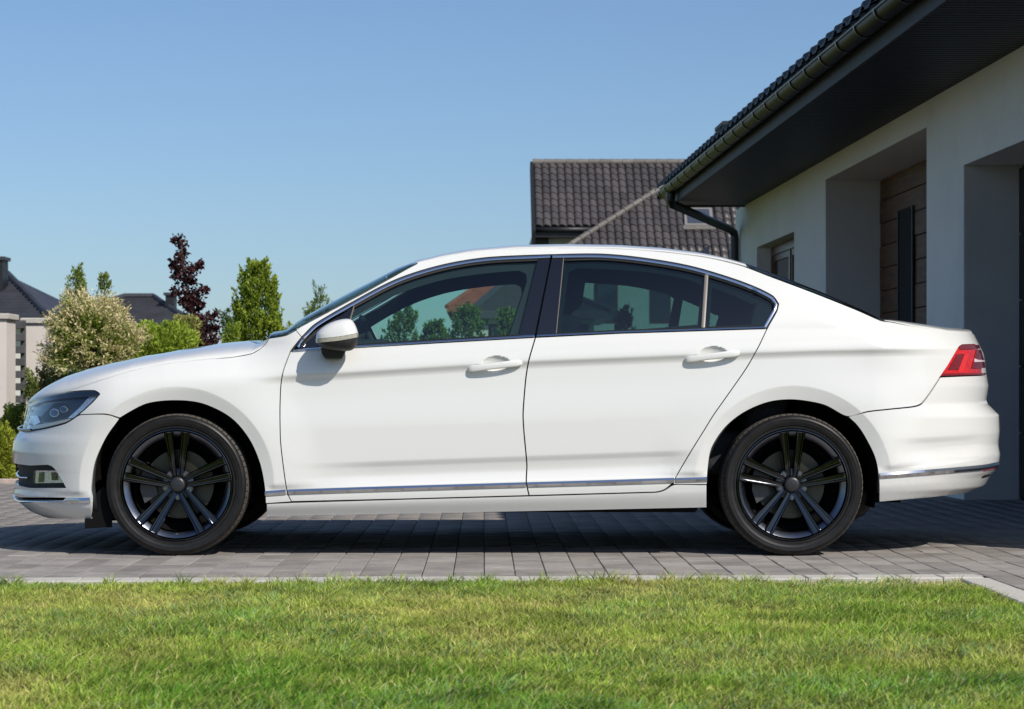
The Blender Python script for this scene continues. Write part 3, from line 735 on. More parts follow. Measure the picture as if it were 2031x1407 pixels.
def purple_tree():
    y = 12.6; base = at(395, 760, y); top = at(357, 467, y); k = (DC+y)/FPX
    t = empty('purple_leaved_tree', (base.x, y, 0)); tag(t, 'slender young tree with dark purple leaves rising above the hedge', 'tree')
    segs = [([(base.x, y, 0), tuple(at(392, 690, y)), tuple(at(376, 600, y)), tuple(at(366, 540, y)), tuple(top)], [.028, .022, .015, .010, .004])]
    cl = [(352, 474, 12), (360, 484, 12), (364, 500, 10), (356, 512, 13), (345, 524, 12), (357, 530, 17), (372, 540, 18), (350, 545, 12), (388, 530, 14), (396, 524, 9), (362, 558, 16), (378, 556, 12), (348, 577, 13), (370, 582, 15), (395, 578, 18), (408, 573, 8), (384, 595, 15), (362, 596, 10),
          (388, 612, 15), (372, 610, 10), (398, 600, 10), (384, 628, 16), (402, 632, 18), (368, 632, 12), (420, 630, 12), (428, 624, 7), (392, 650, 20), (415, 652, 18), (372, 648, 14), (428, 650, 9), (400, 672, 22), (425, 672, 12), (385, 668, 16), (405, 690, 20), (385, 690, 16), (420, 690, 14), (355, 640, 8), (390, 715, 25), (415, 720, 22)]
    P = []; D = []; C = []
    for (px, py, r_) in cl:
        c = at(px, py, y+random.uniform(-.18, .18)); m = int(16+r_*3.2); rr = r_*k
        P.append(np.array(c)+unit(m)*rr*(rng.random((m, 1))**.5)*np.array([1.05, 1.05, .85])); d = unit(m); d[:, 2] -= .35; D.append(d)
        C.append(np.array([.040, .014, .016])*rng.uniform(.5, 1.9, (m, 1))+rng.random((m, 1))*np.array([.028, .006, .004]))
        s = min(max((px-357)/40, -.5), 1.4); st = at(357+(395-357)*min(1, max(0, (py-467)/293))+2, py+10, y); segs.append(([tuple(st), tuple(c)], [.006, .002]))
    P = np.concatenate(P); leaves('crown', P, np.concatenate(D), rng.uniform(.030, .062, len(P)), rng.uniform(.022, .046, len(P)), np.concatenate(C), parent=t)
    stems('trunk', segs, t)
willow(184, 672, 205, 205, 9.0)
purple_tree()
conifer('thuja', 'upright yellow-green thuja poking out above the cream-tipped shrub', 152, 530, 760, 82, 12.0, n=6000, group='conifers along the garden wall')
conifer('thuja', 'thin sparse conifer shoots right of the cream-tipped shrub top', 207, 543, 700, 26, 12.4, n=900, group='conifers along the garden wall')
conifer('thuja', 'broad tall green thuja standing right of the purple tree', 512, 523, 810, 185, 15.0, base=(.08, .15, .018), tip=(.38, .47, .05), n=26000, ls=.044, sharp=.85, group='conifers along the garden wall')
conifer('thuja', 'small bright thuja at the left foot of the broad one', 463, 636, 800, 62, 13.5, base=(.16, .26, .03), tip=(.40, .50, .06), n=5000, group='conifers along the garden wall')
conifer('thuja', 'narrow thuja tucked between the purple tree and the broad thuja', 449, 612, 800, 36, 14.6, base=(.04, .09, .02), tip=(.16, .24, .05), n=2500, group='conifers along the garden wall')
conifer('thuja', 'thin conifer tip showing just in front of the windscreen', 635, 563, 800, 62, 20.0, base=(.07, .12, .02), tip=(.22, .30, .06), n=6000, sharp=.8, group='conifers along the garden wall')
conifer('thuja', 'low conifer beside the thin tip at the windscreen edge', 618, 598, 800, 64, 21.0, base=(.08, .14, .02), tip=(.26, .35, .06), n=5000, sharp=.8, group='conifers along the garden wall')
for (px, pt, wd, yy, lb) in ((800, 612, 80, 15.0, 'thuja seen through the front side window, nearest the steering wheel'), (862, 636, 62, 14.2, 'low thuja seen through the front side window, second from the steering wheel'), (930, 606, 80, 15.5, 'tall thuja seen through the front side window, in the middle of the pane'), (1004, 612, 44, 16.0, 'narrow thuja seen through the front side window, nearest the black pillar'), (1238, 614, 44, 16.5, 'single pointed thuja seen through the rear door window')):
    conifer('thuja', lb, px, pt, 830, wd*1.75, yy, base=(.05, .11, .02), tip=(.26, .37, .07), n=10000, ls=.036, sharp=.75, group='conifers along the garden wall')
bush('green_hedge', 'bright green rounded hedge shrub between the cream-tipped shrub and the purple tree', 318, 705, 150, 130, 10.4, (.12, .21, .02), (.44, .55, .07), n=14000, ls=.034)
bush('yellow_shrub', 'yellowish shrub top in front of the purple tree', 366, 652, 60, 50, 11.6, (.14, .19, .03), (.42, .40, .13), n=2600, ls=.032)
bush('low_thuja_hedge', 'bright low thuja at the left edge just above the paving', -6, 905, 72, 130, 8.1, (.10, .16, .015), (.40, .44, .05), n=9000, ls=.026, group='low thujas by the gate')
bush('low_thuja_hedge', 'low green shrub in front of the gate slats', 32, 850, 60, 95, 9.6, (.07, .13, .02), (.30, .38, .06), n=6000, ls=.026, group='low thujas by the gate')
bush('low_shrub', 'dark low shrub under the cream-tipped shrub', 130, 790, 130, 110, 9.8, (.03, .07, .015), (.14, .20, .05), n=7000, ls=.03)
for i, (px, pt, wd, lb) in enumerate(((62, 742, 26, 'spiky upright conifer in front of the gate pillar'), (88, 726, 24, 'spiky upright conifer under the left side of the cream-tipped shrub'), (108, 732, 22, 'spiky upright conifer right of the other spiky ones, above the bonnet edge'))):
    conifer('spiky_conifer', lb, px, pt, 900, wd, 8.8+.3*i, base=(.08, .13, .03), tip=(.30, .33, .10), n=1400, ls=.032, sharp=1.6, group='small spiky conifers in the bed')
# ------------------------------------------------------------------ the car: body surface
S0 = 439.0                       # orthographic drawing units per metre (u right, v down), v=768 at camera height
W = 0.905                        # half width, centre plane at Y = W
def X_of(u): return (np.asarray(u)-CX)/S0
def Z_of(v): return CH-(np.asarray(v)-CY)/S0
def I(u, pts):
    p = np.asarray(pts, float); return np.interp(u, p[:, 0], p[:, 1])
def sst(a, b, x):
    t = np.clip((x-a)/(b-a), 0, 1); return t*t*(3-2*t)
def o_pt(px, py, y): return (CX+(px-CX)*(1+y/DC), CY+(py-CY)*(1+y/DC))
CREASE = [(-100, 790), (480, 753), (560, 747.5), (930, 724.5), (1060, 717), (1360, 705), (1500, 700), (1620, 696), (1900, 691), (2100, 690)]
BELT = [(-100, 690), (480, 698), (585, 696), (712, 689), (874, 680), (1062, 669.4), (1227, 661.4), (1522, 652), (1640, 650), (2100, 650)]
LOW = [(0, 940), (600, 924), (1040, 908.6), (1350, 897.5), (1800, 874), (1960, 868), (2100, 866)]
CHR = [(-50, 992), (180, 987), (530, 974), (1045, 957), (1400, 947.6), (1745, 938), (1980, 917), (2100, 908)]
GAPV = [(0, 1008), (527, 999), (1050, 984), (1300, 976.4), (1400, 972), (1745, 962), (2100, 940)]
SILLB = [(0, 1034), (180, 1030), (528, 1025), (1400, 1007.5), (1745, 995), (1850, 988), (2100, 975)]
VE_PX = [(53, 803, .62), (60, 797, .5), (77, 789, .36), (102, 783, .25), (128, 778.3, .18), (150, 772, .15), (200, 755, .12), (260, 736, .10),
         (330, 722, .09), (400, 714, .09), (460, 709, .09), (499, 702, .10), (517, 691.6, .11), (529, 680, .12), (534, 671.5, .12), (552, 669, .12),
         (570, 665, .12), (594, 650, .12), (660, 615, .15), (727, 579, .19), (780, 549.5, .22), (830, 523, .25), (875, 511.5, .26), (934, 501.5, .27),
         (1022, 494, .28), (1120, 492, .28), (1227, 494, .28), (1315, 500, .28), (1389, 509, .27), (1434, 518, .27), (1475, 529, .26),
         (1522, 547, .24), (1620, 584, .22), (1700, 616, .20), (1748, 637, .18), (1765, 639, .17), (1814, 648, .16), (1890, 658.5, .22), (1918, 660, .35), (1929, 662, .6)]
VE = [o_pt(*q) for q in VE_PX]
VER = [q for q in VE if q[0] < 470]+[(500, 706), (540, 704), (600, 700)]+[q for q in VE if q[0] > 1480]
SIL = [(45, 806), (53, 801), (66.5, 786), (91, 765), (114, 755), (155, 736), (207, 722.7), (276, 709), (345, 697), (414, 685), (482.6, 676), (532.6, 671),
       (537.7, 669.5), (620.5, 619), (700, 576), (727, 563), (812.5, 519.3), (830, 517), (874.5, 504), (933.6, 493.6), (1022, 486), (1120, 484.3),
       (1227, 486), (1315, 492), (1389, 501), (1434, 510), (1475, 522), (1481, 524), (1552, 549.8), (1620, 576), (1700, 610), (1748.5, 634), (1765, 631.5),
       (1814, 641), (1890, 651), (1925, 652.3), (1931, 655)]
NOSE = [(790, 50), (801, 52), (812, 51), (830, 47), (850, 41), (857, 38), (863, 33), (873, 27.5), (895, 24), (923, 26), (931, 28), (967, 28), (976, 26), (990, 30), (1013, 58), (1028, 96), (1036, 125)]
TAIL = [(645, 1925), (656, 1931), (683, 1942.5), (703, 1952), (744, 1957.5), (766, 1961), (798, 1955.7), (810, 1969), (823, 1983), (856, 1984.6), (879, 1981.5), (901, 1985.5), (918, 1983), (931.5, 1976), (943, 1965), (962, 1955), (967, 1942), (977, 1924), (990, 1880)]
U0, U1, KW = 235.0, 1730.0, 335.0
WF = (349.0, 962.5); WR = (1574.0, 962.5)
HND = [(981, 722), (1412, 703)]
def pchip(vk, yk, v):
    """vk (K,N) increasing along axis 0, yk (K,N), v (N,) -> monotone-ish hermite"""
    K = vk.shape[0]
    h = np.maximum(np.diff(vk, axis=0), 1e-3); d = np.diff(yk, axis=0)/h
    m = np.zeros_like(yk)
    same = d[:-1]*d[1:] > 0
    hm = np.where(same, 2*d[:-1]*d[1:]/np.where(same, d[:-1]+d[1:], 1), 0)
    m[1:-1] = hm; m[0] = d[0]; m[-1] = d[-1]
    seg = np.clip((v[None] >= vk[1:-1]).sum(0), 0, K-2); j = np.arange(len(v))
    t = (v-vk[seg, j])/h[seg, j]; tc = np.clip(t, 0, 1); hh = h[seg, j]
    y0, y1, m0, m1 = yk[seg, j], yk[seg+1, j], m[seg, j], m[seg+1, j]
    y = (2*tc**3-3*tc**2+1)*y0+(tc**3-2*tc**2+tc)*hh*m0+(-2*tc**3+3*tc**2)*y1+(tc**3-tc**2)*hh*m1
    return y+np.where(t > 1, (t-1)*hh*m1, 0)
def Yb(u, v):
    u = np.asarray(u, float); v = np.asarray(v, float); sh = u.shape; u = u.ravel(); v = v.ravel()
    vc = I(u, CREASE); vb = I(u, BELT); vl = I(u, LOW); vch = I(u, CHR); vg = I(u, GAPV); vs = I(u, SILLB)
    fc = sst(470, 610, u)*(1-.25*sst(1750, 1950, u))
    fl = np.maximum(sst(560, 760, u)*(1-sst(1310, 1400, u)), sst(1765, 1850, u)*(1-sst(1930, 2000, u)))
    z = np.zeros_like(u)
    vk = np.stack([vb, vb+.5*(vc-vb), vc-1.2, vc+2.0, vc+13, vc+38, vl-70, vl-6, vl+10, vl+24, vch-8, vch, vch+12, vg, vg+2.5, vs, vs+40])
    yk = np.stack([z+.030, z+.012, z+.000, .0060*fc, .0155*fc, .0135*fc, z+.0005, .002*fl, .0145*fl, .0185*fl, .0095*fl, .002*fl, z+.001, z+.005, z+.006, z+.040, z+.10])
    y = pchip(vk, yk, v)
    # greenhouse
    t = (vb-v)/S0
    soft = np.where((u > 1500) | (u < 600), .05, .012)
    tp = .5*(t+np.sqrt(t*t+soft*soft))-soft*.5
    yg = .030+.44*tp+.34*tp*tp
    y = np.where(t > 0, np.maximum(yg, .030), y)
    # soft edge of bonnet and boot
    ve = I(u, VER)
    amp = .055*(1-sst(470, 600, u))+.06*sst(1560, 1760, u)
    r = np.clip(1-(v-ve)/62, 0, 1.3); y = y+amp*r*r
    # wheel arch flares
    for (uc, wv, rin, rout) in ((WF[0], WF[1], 167, 194), (WR[0], WR[1], 168, 196)):
        d = np.sqrt((u-uc)**2+np.minimum(v-wv, 0)**2)
        f = np.where(d >= rout, -.011*(1-sst(rout, rout+105, d)), -.011+.018*np.clip((rout-d)/(rout-rin), 0, 2))
        bot = 1-sst(0, 14, v-(vch-14))
        y = y+f*bot
    # handle cups
    for (hu, hv) in HND:
        q = ((u-hu-4)/30)**2+((v-hv-1)/17)**2
        y = y+.024*np.clip(1-q, 0, 1)**.8
    y = y+.022*((u-1000)/1000)**2
    return y.reshape(sh)
YC = 0.5
def half_len(px, py, u0, sgn):
    """plan half-ellipse length (u units) so the silhouette falls on px"""
    ph = np.linspace(.02, PI/2, 160); lo, hi = 30.0, 520.0
    for _ in range(40):
        L = .5*(lo+hi); y = .03+(W-.03)*(1-np.cos(ph)); u = u0-sgn*L*np.sin(ph)
        p = CX+(u-CX)/(1+y/DC); e = p.min() if sgn > 0 else p.max(); k = p.argmin() if sgn > 0 else p.argmax()
        if (sgn > 0 and e > px) or (sgn < 0 and e < px): lo = L
        else: hi = L
    return L, CY+(py-CY)*(1+y[k]/DC)
_lf = [half_len(p, v, U0, 1)[::-1] for v, p in NOSE]; _lr = [half_len(p, v, U1, -1)[::-1] for v, p in TAIL]
def LF(v): return I(v, _lf)
def LR(v): return I(v, _lr)
def surf0(w, v):
    w = np.asarray(w, float); v = np.asarray(v, float)
    pf = np.clip((U0-w)/KW, 0, PI/2); pr = np.clip((w-U1)/KW, 0, PI/2)
    u = np.where(w < U0, U0-LF(v)*np.sin(pf), np.where(w > U1, U1+LR(v)*np.sin(pr), w))
    yb = Yb(u, v); y = yb+(W-yb)*(1-np.cos(pf+pr))
    return np.stack([X_of(u), y, Z_of(v)], -1)
def surfN(w, v, e=.5):
    a = surf0(w+e, v)-surf0(w-e, v); b = surf0(w, v-e)-surf0(w, v+e)
    n = np.cross(a, b); return n/np.maximum(np.linalg.norm(n, axis=-1, keepdims=True), 1e-9)
def surf(w, v, off=0):
    n = surfN(w, v); return surf0(w, v)-n*off, n
def side_y(u, v):
    bf = (U0-u)/LF(v); br = (u-U1)/LR(v); b = np.maximum(np.maximum(bf, br), 0); yb = Yb(u, v)
    return np.where(b < 1, yb+(W-yb)*(1-np.sqrt(np.clip(1-b*b, 0, 1))), W+(b-1)*5)
def cast(px, py):
    """photo drawing points -> surface parameters (w, v)"""
    px = np.asarray(px, float); py = np.asarray(py, float); ts = np.linspace(-.08, .9, 150)
    k = 1+ts[None]/DC; u = CX+(px[:, None]-CX)*k; v = CY+(py[:, None]-CY)*k
    g = ts[None]-side_y(u, v); hit = g >= 0; any_ = hit.any(1); i = np.where(any_, hit.argmax(1), g.argmax(1))
    lo = ts[np.maximum(i-1, 0)].copy(); hi = ts[i].copy()
    for _ in range(9):
        m = .5*(lo+hi); km = 1+m/DC; gm = m-side_y(CX+(px-CX)*km, CY+(py-CY)*km)
        hi = np.where(gm >= 0, m, hi); lo = np.where(gm >= 0, lo, m)
    t = np.where(any_, hi, ts[i]); k = 1+t/DC; u = CX+(px-CX)*k; v = CY+(py-CY)*k
    return u2w(u, v), v
def u2w(u, v):
    bf = np.clip((U0-u)/LF(v), 0, 1); br = np.clip((u-U1)/LR(v), 0, 1)
    return np.where(u < U0, U0-KW*np.arcsin(bf), np.where(u > U1, U1+KW*np.arcsin(br), u))
WC_F = U0-KW*PI/2; WC_R = U1+KW*PI/2
def dens(pts, step=5.0, closed=True, curve=False):
    """densify; points are (px,py) or ('f'|'r', v) on the centre line or ('w', w, v)"""
    out_w = []; n = len(pts)
    segs = range(n if closed else n-1)
    loop = []
    buf = []
    def flush():
        nonlocal buf
        if buf:
            a = np.array(buf); w, v = cast(a[:, 0], a[:, 1]); loop.extend(zip(w, v)); buf = []
    def wv(p):
        if p[0] == 'f': return (WC_F, p[1])
        if p[0] == 'r': return (WC_R, p[1])
        if p[0] == 'w': return (p[1], p[2])
        a, b = cast([p[0]], [p[1]]); return (a[0], b[0])
    isp = lambda p: not isinstance(p[0], str)
    for i in segs:
        a = pts[i]; b = pts[(i+1) % n]
        if isp(a) and isp(b):
            L = math.hypot(b[0]-a[0], b[1]-a[1]); k = max(1, int(L/step))
            for j in range(k):
                t = j/k
                if curve and L < 160:
                    p0 = pts[(i-1) % n] if isp(pts[(i-1) % n]) else a; p3 = pts[(i+2) % n] if isp(pts[(i+2) % n]) else b
                    buf.append(cr(p0, a, b, p3, t))
                else: buf.append((a[0]+(b[0]-a[0])*t, a[1]+(b[1]-a[1])*t))
        else:
            flush(); A = wv(a); B = wv(b); k = max(1, int(math.hypot(B[0]-A[0], B[1]-A[1])/12))
            for j in range(k): loop.append((A[0]+(B[0]-A[0])*j/k, A[1]+(B[1]-A[1])*j/k))
    flush()
    if not closed: loop.append(wv(pts[-1]))
    return np.array(loop)
def cr(p0, p1, p2, p3, t):
    # catmull-rom, but corners stay corners
    def lim(a, b, c):
        ax, ay = b[0]-a[0], b[1]-a[1]; bx, by = c[0]-b[0], c[1]-b[1]
        la = math.hypot(ax, ay)+1e-9; lb = math.hypot(bx, by)+1e-9
        cs = (ax*bx+ay*by)/(la*lb)
        if cs < .72: return None
        L = min(la, lb)
        return ((ax/la+bx/lb)*.5*L, (ay/la+by/lb)*.5*L)
    d = (p2[0]-p1[0], p2[1]-p1[1]); m1 = lim(p0, p1, p2) or d; m2 = lim(p1, p2, p3) or d
    q = []
    for k in (0, 1):
        q.append((2*t**3-3*t*t+1)*p1[k]+(t**3-2*t*t+t)*m1[k]+(-2*t**3+3*t*t)*p2[k]+(t**3-t*t)*m2[k])
    return tuple(q)
def inside(P, poly):
    x, y = P[:, 0], P[:, 1]; r = np.zeros(len(P), bool); n = len(poly)
    for i in range(n):
        x1, y1 = poly[i]; x2, y2 = poly[(i+1) % n]
        c = ((y1 > y) != (y2 > y)); 
        if y1 != y2: r ^= c & (x < (x2-x1)*(y-y1)/(y2-y1)+x1)
    return r
def dist_poly(P, poly):
    d = np.full(len(P), 1e9); n = len(poly)
    for i in range(n):
        a = poly[i]; b = poly[(i+1) % n]; ab = b-a; L = ab@ab+1e-12
        t = np.clip(((P-a)@ab)/L, 0, 1); d = np.minimum(d, np.hypot(*(P-(a+t[:, None]*ab)).T))
    return d
def inset(poly, g):
    n = len(poly); A = .5*np.sum(poly[:, 0]*np.roll(poly[:, 1], -1)-np.roll(poly[:, 0], -1)*poly[:, 1]); s = 1 if A > 0 else -1
    e = np.roll(poly, -1, 0)-poly; L = np.linalg.norm(e, axis=1, keepdims=True); e = e/np.maximum(L, 1e-9)
    nn = np.stack([-e[:, 1], e[:, 0]], 1)*s; m = nn+np.roll(nn, 1, 0); den = np.maximum((m*m).sum(1, keepdims=True)/2, .5)
    p = poly+g*m/den
    return p
def clean(poly, tol=.8):
    keep = [0]
    for i in range(1, len(poly)):
        if np.hypot(*(poly[i]-poly[keep[-1]])) > tol: keep.append(i)
    if len(keep) > 3 and np.hypot(*(poly[keep[-1]]-poly[keep[0]])) < tol: keep.pop()
    return poly[keep]
CAR = empty('parked_car', (0, W, 0))
tag(CAR, 'white four-door saloon car with black five-spoke alloy wheels, parked side-on on the paving', 'car')
MIRROR = []
def feature_pts(x0, x1, y0, y1):
    out = []; us = np.arange(200, 2030, 5.0)
    for (uc, wv, rin, rout) in ((WF[0], WF[1], 167, 194), (WR[0], WR[1], 168, 196)):
        for k, r in enumerate((rin+6, rin+12, rin+18, rout-3.0, rout-.4, rout+2.6, rout+7, rout+13, rout+20, rout+29, rout+40, rout+52)):
            n = int(PI*r/5); a = (np.arange(n)+(.5 if k % 2 else 0))/n*PI
            out.append(np.stack([uc+r*np.cos(a), wv-r*np.sin(a)], 1)); vv = np.arange(wv+2, wv+40, 5)
            out.append(np.stack([np.full(len(vv), uc+r), vv], 1)); out.append(np.stack([np.full(len(vv), uc-r), vv], 1))
    if len(us):
        vc = I(us, CREASE); vl = I(us, LOW); vch = I(us, CHR)
        for k, d in enumerate((-9, -4.5, -1.2, 2.0, 6, 10.5, 15, 22, 29, 38)): out.append(np.stack([us+(2.5 if k % 2 else 0), vc+d], 1))
        for k, d in enumerate((-14, -6, -1, 4.5, 10, 14.5, 19, 24, 29)): out.append(np.stack([us+(2.5 if k % 2 else 0), vl+d], 1))
        for k, d in enumerate((-12, -8, -4, 0, 12)): out.append(np.stack([us+(2.5 if k % 2 else 0), vch+d], 1))
    P = np.concatenate(out); P[:, 0] = u2w(P[:, 0], P[:, 1]); return P[(P[:, 0] > x0) & (P[:, 0] < x1) & (P[:, 1] > y0) & (P[:, 1] < y1)]
def merge_pts(A, B, d, d2):
    """keep all of A that are d apart, then those of B"""
    cell = {}; out = []; dd = max(d, d2)
    for P, r in ((A, d), (B, d2)):
        for p in P:
            i, j = int(p[0]//dd), int(p[1]//dd); ok = True
            for a in (i-1, i, i+1):
                for b_ in (j-1, j, j+1):
                    for q in cell.get((a, b_), ()):
                        if (q[0]-p[0])**2+(q[1]-p[1])**2 < r*r: ok = False; break
                    if not ok: break
                if not ok: break
            if ok: cell.setdefault((i, j), []).append(p); out.append(p)
    return np.array(out)
def panel(name, pts, mat, parent=None, off=0.0, gx=11, gy=4.5, gap=1.3, skirt=.012, holes=(), curve=True, mirror=True, extra=None, poly_in=None):
    poly = clean(poly_in if poly_in is not None else dens(pts, curve=curve))
    if gap: poly = clean(inset(poly, gap))
    hp = [clean(inset(h, -gap) if gap else h) for h in holes]
    x0, y0 = poly.min(0); x1, y1 = poly.max(0)
    gxs = np.arange(x0+gx*.5, x1, gx); gys = np.arange(y0+gy*.5, y1, gy)
    G = np.array([(a+(gx*.5 if j % 2 else 0), b) for j, b in enumerate(gys) for a in gxs])
    if mat == 'white_paint':
        A = feature_pts(x0, x1, y0, y1)
        if extra is not None: A = np.vstack([extra, A])
        G = merge_pts(A, G, 2.1, 4.2)
    elif extra is not None: G = np.vstack([G, extra])
    if len(G):
        G = G[inside(G, poly)]; G = G[dist_poly(G, poly) > 1.6]
        for h in hp: G = G[~inside(G, h)]; G = G[dist_poly(G, h) > 1.6]
    V = [tuple(p) for p in poly]; E = [(i, (i+1) % len(poly)) for i in range(len(poly))]
    for h in hp:
        k = len(V); V += [tuple(p) for p in h]; E += [(k+i, k+(i+1) % len(h)) for i in range(len(h))]
    V += [tuple(p) for p in G]
    r = delaunay_2d_cdt([Vector((float(a), float(b))) for a, b in V], E, [], 0, 1e-4)
    v2 = np.array([(p.x, p.y) for p in r[0]]); T = np.array([tuple(f) for f in r[2]])
    c = v2[T].mean(1); ok = inside(c, poly)
    for h in hp: ok &= ~inside(c, h)
    T = T[ok]
    P, N = surf(v2[:, 0], v2[:, 1], off)
    # orientation: outward normal
    a, b, cc = P[T[:, 0]], P[T[:, 1]], P[T[:, 2]]
    fl = np.einsum('ij,ij->i', np.cross(b-a, cc-a), N[T[:, 0]]) < 0; T[fl] = T[fl][:, ::-1]
    verts = list(P); nor = list(N); faces = [tuple(t) for t in T]
    if skirt:
        ed = {}
        for t in T:
            for i in range(3):
                e = (t[i], t[(i+1) % 3]); ed[e] = 1
        for (i, j) in [e for e in ed if (e[1], e[0]) not in ed]:
            d = P[j]-P[i]; q = np.cross(d, N[i]); q = q/(np.linalg.norm(q)+1e-9)
            k = len(verts); verts += [P[i], P[j], P[j]-N[j]*skirt, P[i]-N[i]*skirt]; nor += [q]*4; faces.append((k, k+3, k+2, k+1))
    o = mesh_obj(name, verts, faces, mat, parent or CAR, normals=nor)
    if mirror: MIRROR.append(o)
    return o
def ribbon(name, path, width, mat, parent=None, off=-.003, prof=None, mirror=True, curve=True, taper=False):
    """a strip that follows the body along a drawn path; prof = list of (across -1..1, rise)"""
    c = dens(path, 7, closed=False, curve=curve)
    t = np.gradient(c, axis=0); t /= np.linalg.norm(t, axis=1, keepdims=True)+1e-9; nrm = np.stack([-t[:, 1], t[:, 0]], 1)
    prof = prof or [(-1, -.004), (-.8, .002), (0, .004), (.8, .002), (1, -.004)]
    V = []; m = len(prof)
    for i, p in enumerate(c):
        wd = width*.5*(1 if not taper else min(1, .25+1.5*min(i, len(c)-1-i)/len(c)*4))
        for a, r in prof:
            q = p+nrm[i]*a*wd; P, N = surf(q[0:1], q[1:2], off-r); V.append(P[0])
    F = [(i*m+k, i*m+k+1, (i+1)*m+k+1, (i+1)*m+k) for i in range(len(c)-1) for k in range(m-1)]
    F.append(tuple(range(m))); F.append(tuple(range((len(c)-1)*m, len(c)*m)))
    o = mesh_obj(name, V, F, mat, parent or CAR); fix_normals(o); auto_smooth(o, 40)
    if mirror: MIRROR.append(o)
    return o
def fix_normals(o):
    import bmesh
    bm = bmesh.new(); bm.from_mesh(o.data); bmesh.ops.recalc_face_normals(bm, faces=bm.faces); bm.to_mesh(o.data); bm.free()

HOODLINE = [(128, 778), (150, 772), (200, 755), (260, 736), (330, 722), (400, 714), (460, 709), (499, 702), (517, 691.6), (529, 680), (534, 671.5)]
DOORF = [(576, 697), (561.5, 736), (557, 763), (555, 811), (556, 873.7), (560, 912.5), (566, 957), (570.4, 979.7), (578, 995.5)]
DOORM = [(1062, 669.4), (1049, 715), (1043, 750.6), (1037.5, 820), (1039, 855), (1045, 922), (1044, 957), (1049.5, 983.5)]
DOORR = [(1522, 652), (1504.5, 688.6), (1481, 730), (1435, 796), (1415, 824.4), (1398, 852), (1370, 897), (1348.6, 933), (1335, 957), (1317.5, 972), (1300, 976.6)]
ARCHF = [(527, 999), (525.4, 970), (515.7, 920), (493.5, 870), (457.4, 828.7), (402, 801), (346.5, 794.6), (291, 801), (249.5, 822), (238, 829)]
ARCHF2 = [(236.5, 831), (210.7, 867.5), (188.5, 917.4), (181.6, 961.8), (180, 1030)]
ARCHR = [(1720, 816.5), (1681, 826), (1633.6, 803), (1573, 793), (1524, 797.8), (1475, 818.5), (1437.7, 848.6), (1411, 890), (1404, 930), (1402, 961)]
SEAL = [(576, 697), (594, 674), (623, 644), (697, 600), (786, 554), (874.5, 526), (963, 511), (1093, 505), (1197, 504), (1286, 513), (1374.5, 529),
        (1463, 555.7), (1507.5, 573.4), (1534, 588), (1545, 603), (1541, 618), (1522, 652)]
BELT_PX = [(576, 697), (712, 689), (874.5, 680), (1062, 669.4), (1227, 661.4), (1522, 652)]
LAMP = [(53, 803), (60, 796.5), (77, 788.5), (102, 782.3), (128, 778), (166, 775), (189, 775.3), (198, 781), (185.5, 795), (163.7, 815.5), (143, 832), (130.5, 839), (102, 846.8), (77, 852), (51, 856), (44, 854)]
# fender, bumper, doors, side frame
panel('fender', [(189, 775), (166, 774.6)]+HOODLINE+[(552, 669), (570, 665), (587, 655.5), (598, 668.5), (588, 681)]+DOORF[0:]+[(560, 996.6)]+ARCHF+[(210.7, 821.5), (158, 822.4), (163.7, 815.5), (185.5, 795), (198, 781)], 'white_paint', gx=8, gy=4, gap=.7)
FOG = np.vstack([dens([(94.5, 922.5), (102.8, 925.4), (111, 934), (125, 956.7), (131, 968)], closed=False, curve=True),
                 dens([(131, 968), (60, 968), ('f', 967)], closed=False), dens([('f', 967), ('f', 926)], closed=False), dens([('f', 926), (60, 924), (94.5, 922.5)], closed=False)])
SLOT = np.vstack([dens([(40, 987), (131, 987.5), (125, 993), (40, 992.5), ('f', 992), ('f', 987)])])
panel('front_bumper', [(158, 824), (210.7, 823)]+ARCHF2+[(96, 1028), (58, 1013), (40, 1002), ('f', 1003), ('f', 857), (51, 857.5), (77, 853.5), (102, 848.3), (130.5, 840.5), (143, 833.5)], 'white_paint', holes=[clean(FOG), clean(SLOT)], gx=8, gy=4, skirt=.02, gap=.4)
def cupg(i):
    u, v = HND[i]; return np.array([(a, b) for a in np.arange(u-36, u+40, 2.6) for b in np.arange(v-20, v+22, 2.2)])
fd = panel('front_door', BELT_PX[0:4]+DOORM[1:]+[(800, 990.3), (578, 995.5)]+DOORF[::-1][1:-1], 'white_paint', extra=cupg(0), gy=3.4)
rd = panel('rear_door', BELT_PX[3:6]+DOORR[1:]+[(1049.5, 983.5)]+DOORM[::-1][1:-1], 'white_paint', extra=cupg(1), gy=3.4)
VEP = [(q[0], q[1]) for q in VE_PX]
sf = panel('side_frame', [(587, 655.5)]+VEP[17:]+[(1935, 668), (1941, 683), (1908, 684), (1902, 688), (1879.6, 725.3), (1864.7, 747.3), (1842.6, 780.8), (1825.7, 801.5), (1810.6, 806.4), (1761.6, 811.7)]+ARCHR+[(1337, 961)]+DOORR[::-1][2:]+SEAL[::-1][1:-2]+[(598, 668.5)], 'white_paint', gx=9, gy=3.6, gap=.7)
panel('sill', [(528.5, 1000), (578, 997.5), (800, 991), (1049.5, 984.5), (1300, 977.6), (1318, 973), (1336, 962), (1402, 962), (1402, 1007.5), (1000, 1016), (528.7, 1025)], 'white_paint', gap=1.0)
rb = panel('rear_bumper', [(1683, 827), (1721, 818), (1761.6, 813.3), (1812, 808), (1827.5, 803), (1844, 782.5), (1866, 749), (1920, 746.7), (1956, 745.5), ('r', 745), ('r', 962), (1955, 961.5), (1942.5, 967), (1923.6, 976.7), (1852, 986), (1744.7, 995.5), (1743.6, 946.6), (1735, 905), (1712.7, 861), (1699, 842)], 'white_paint', gx=8, gy=3.8, gap=.3)
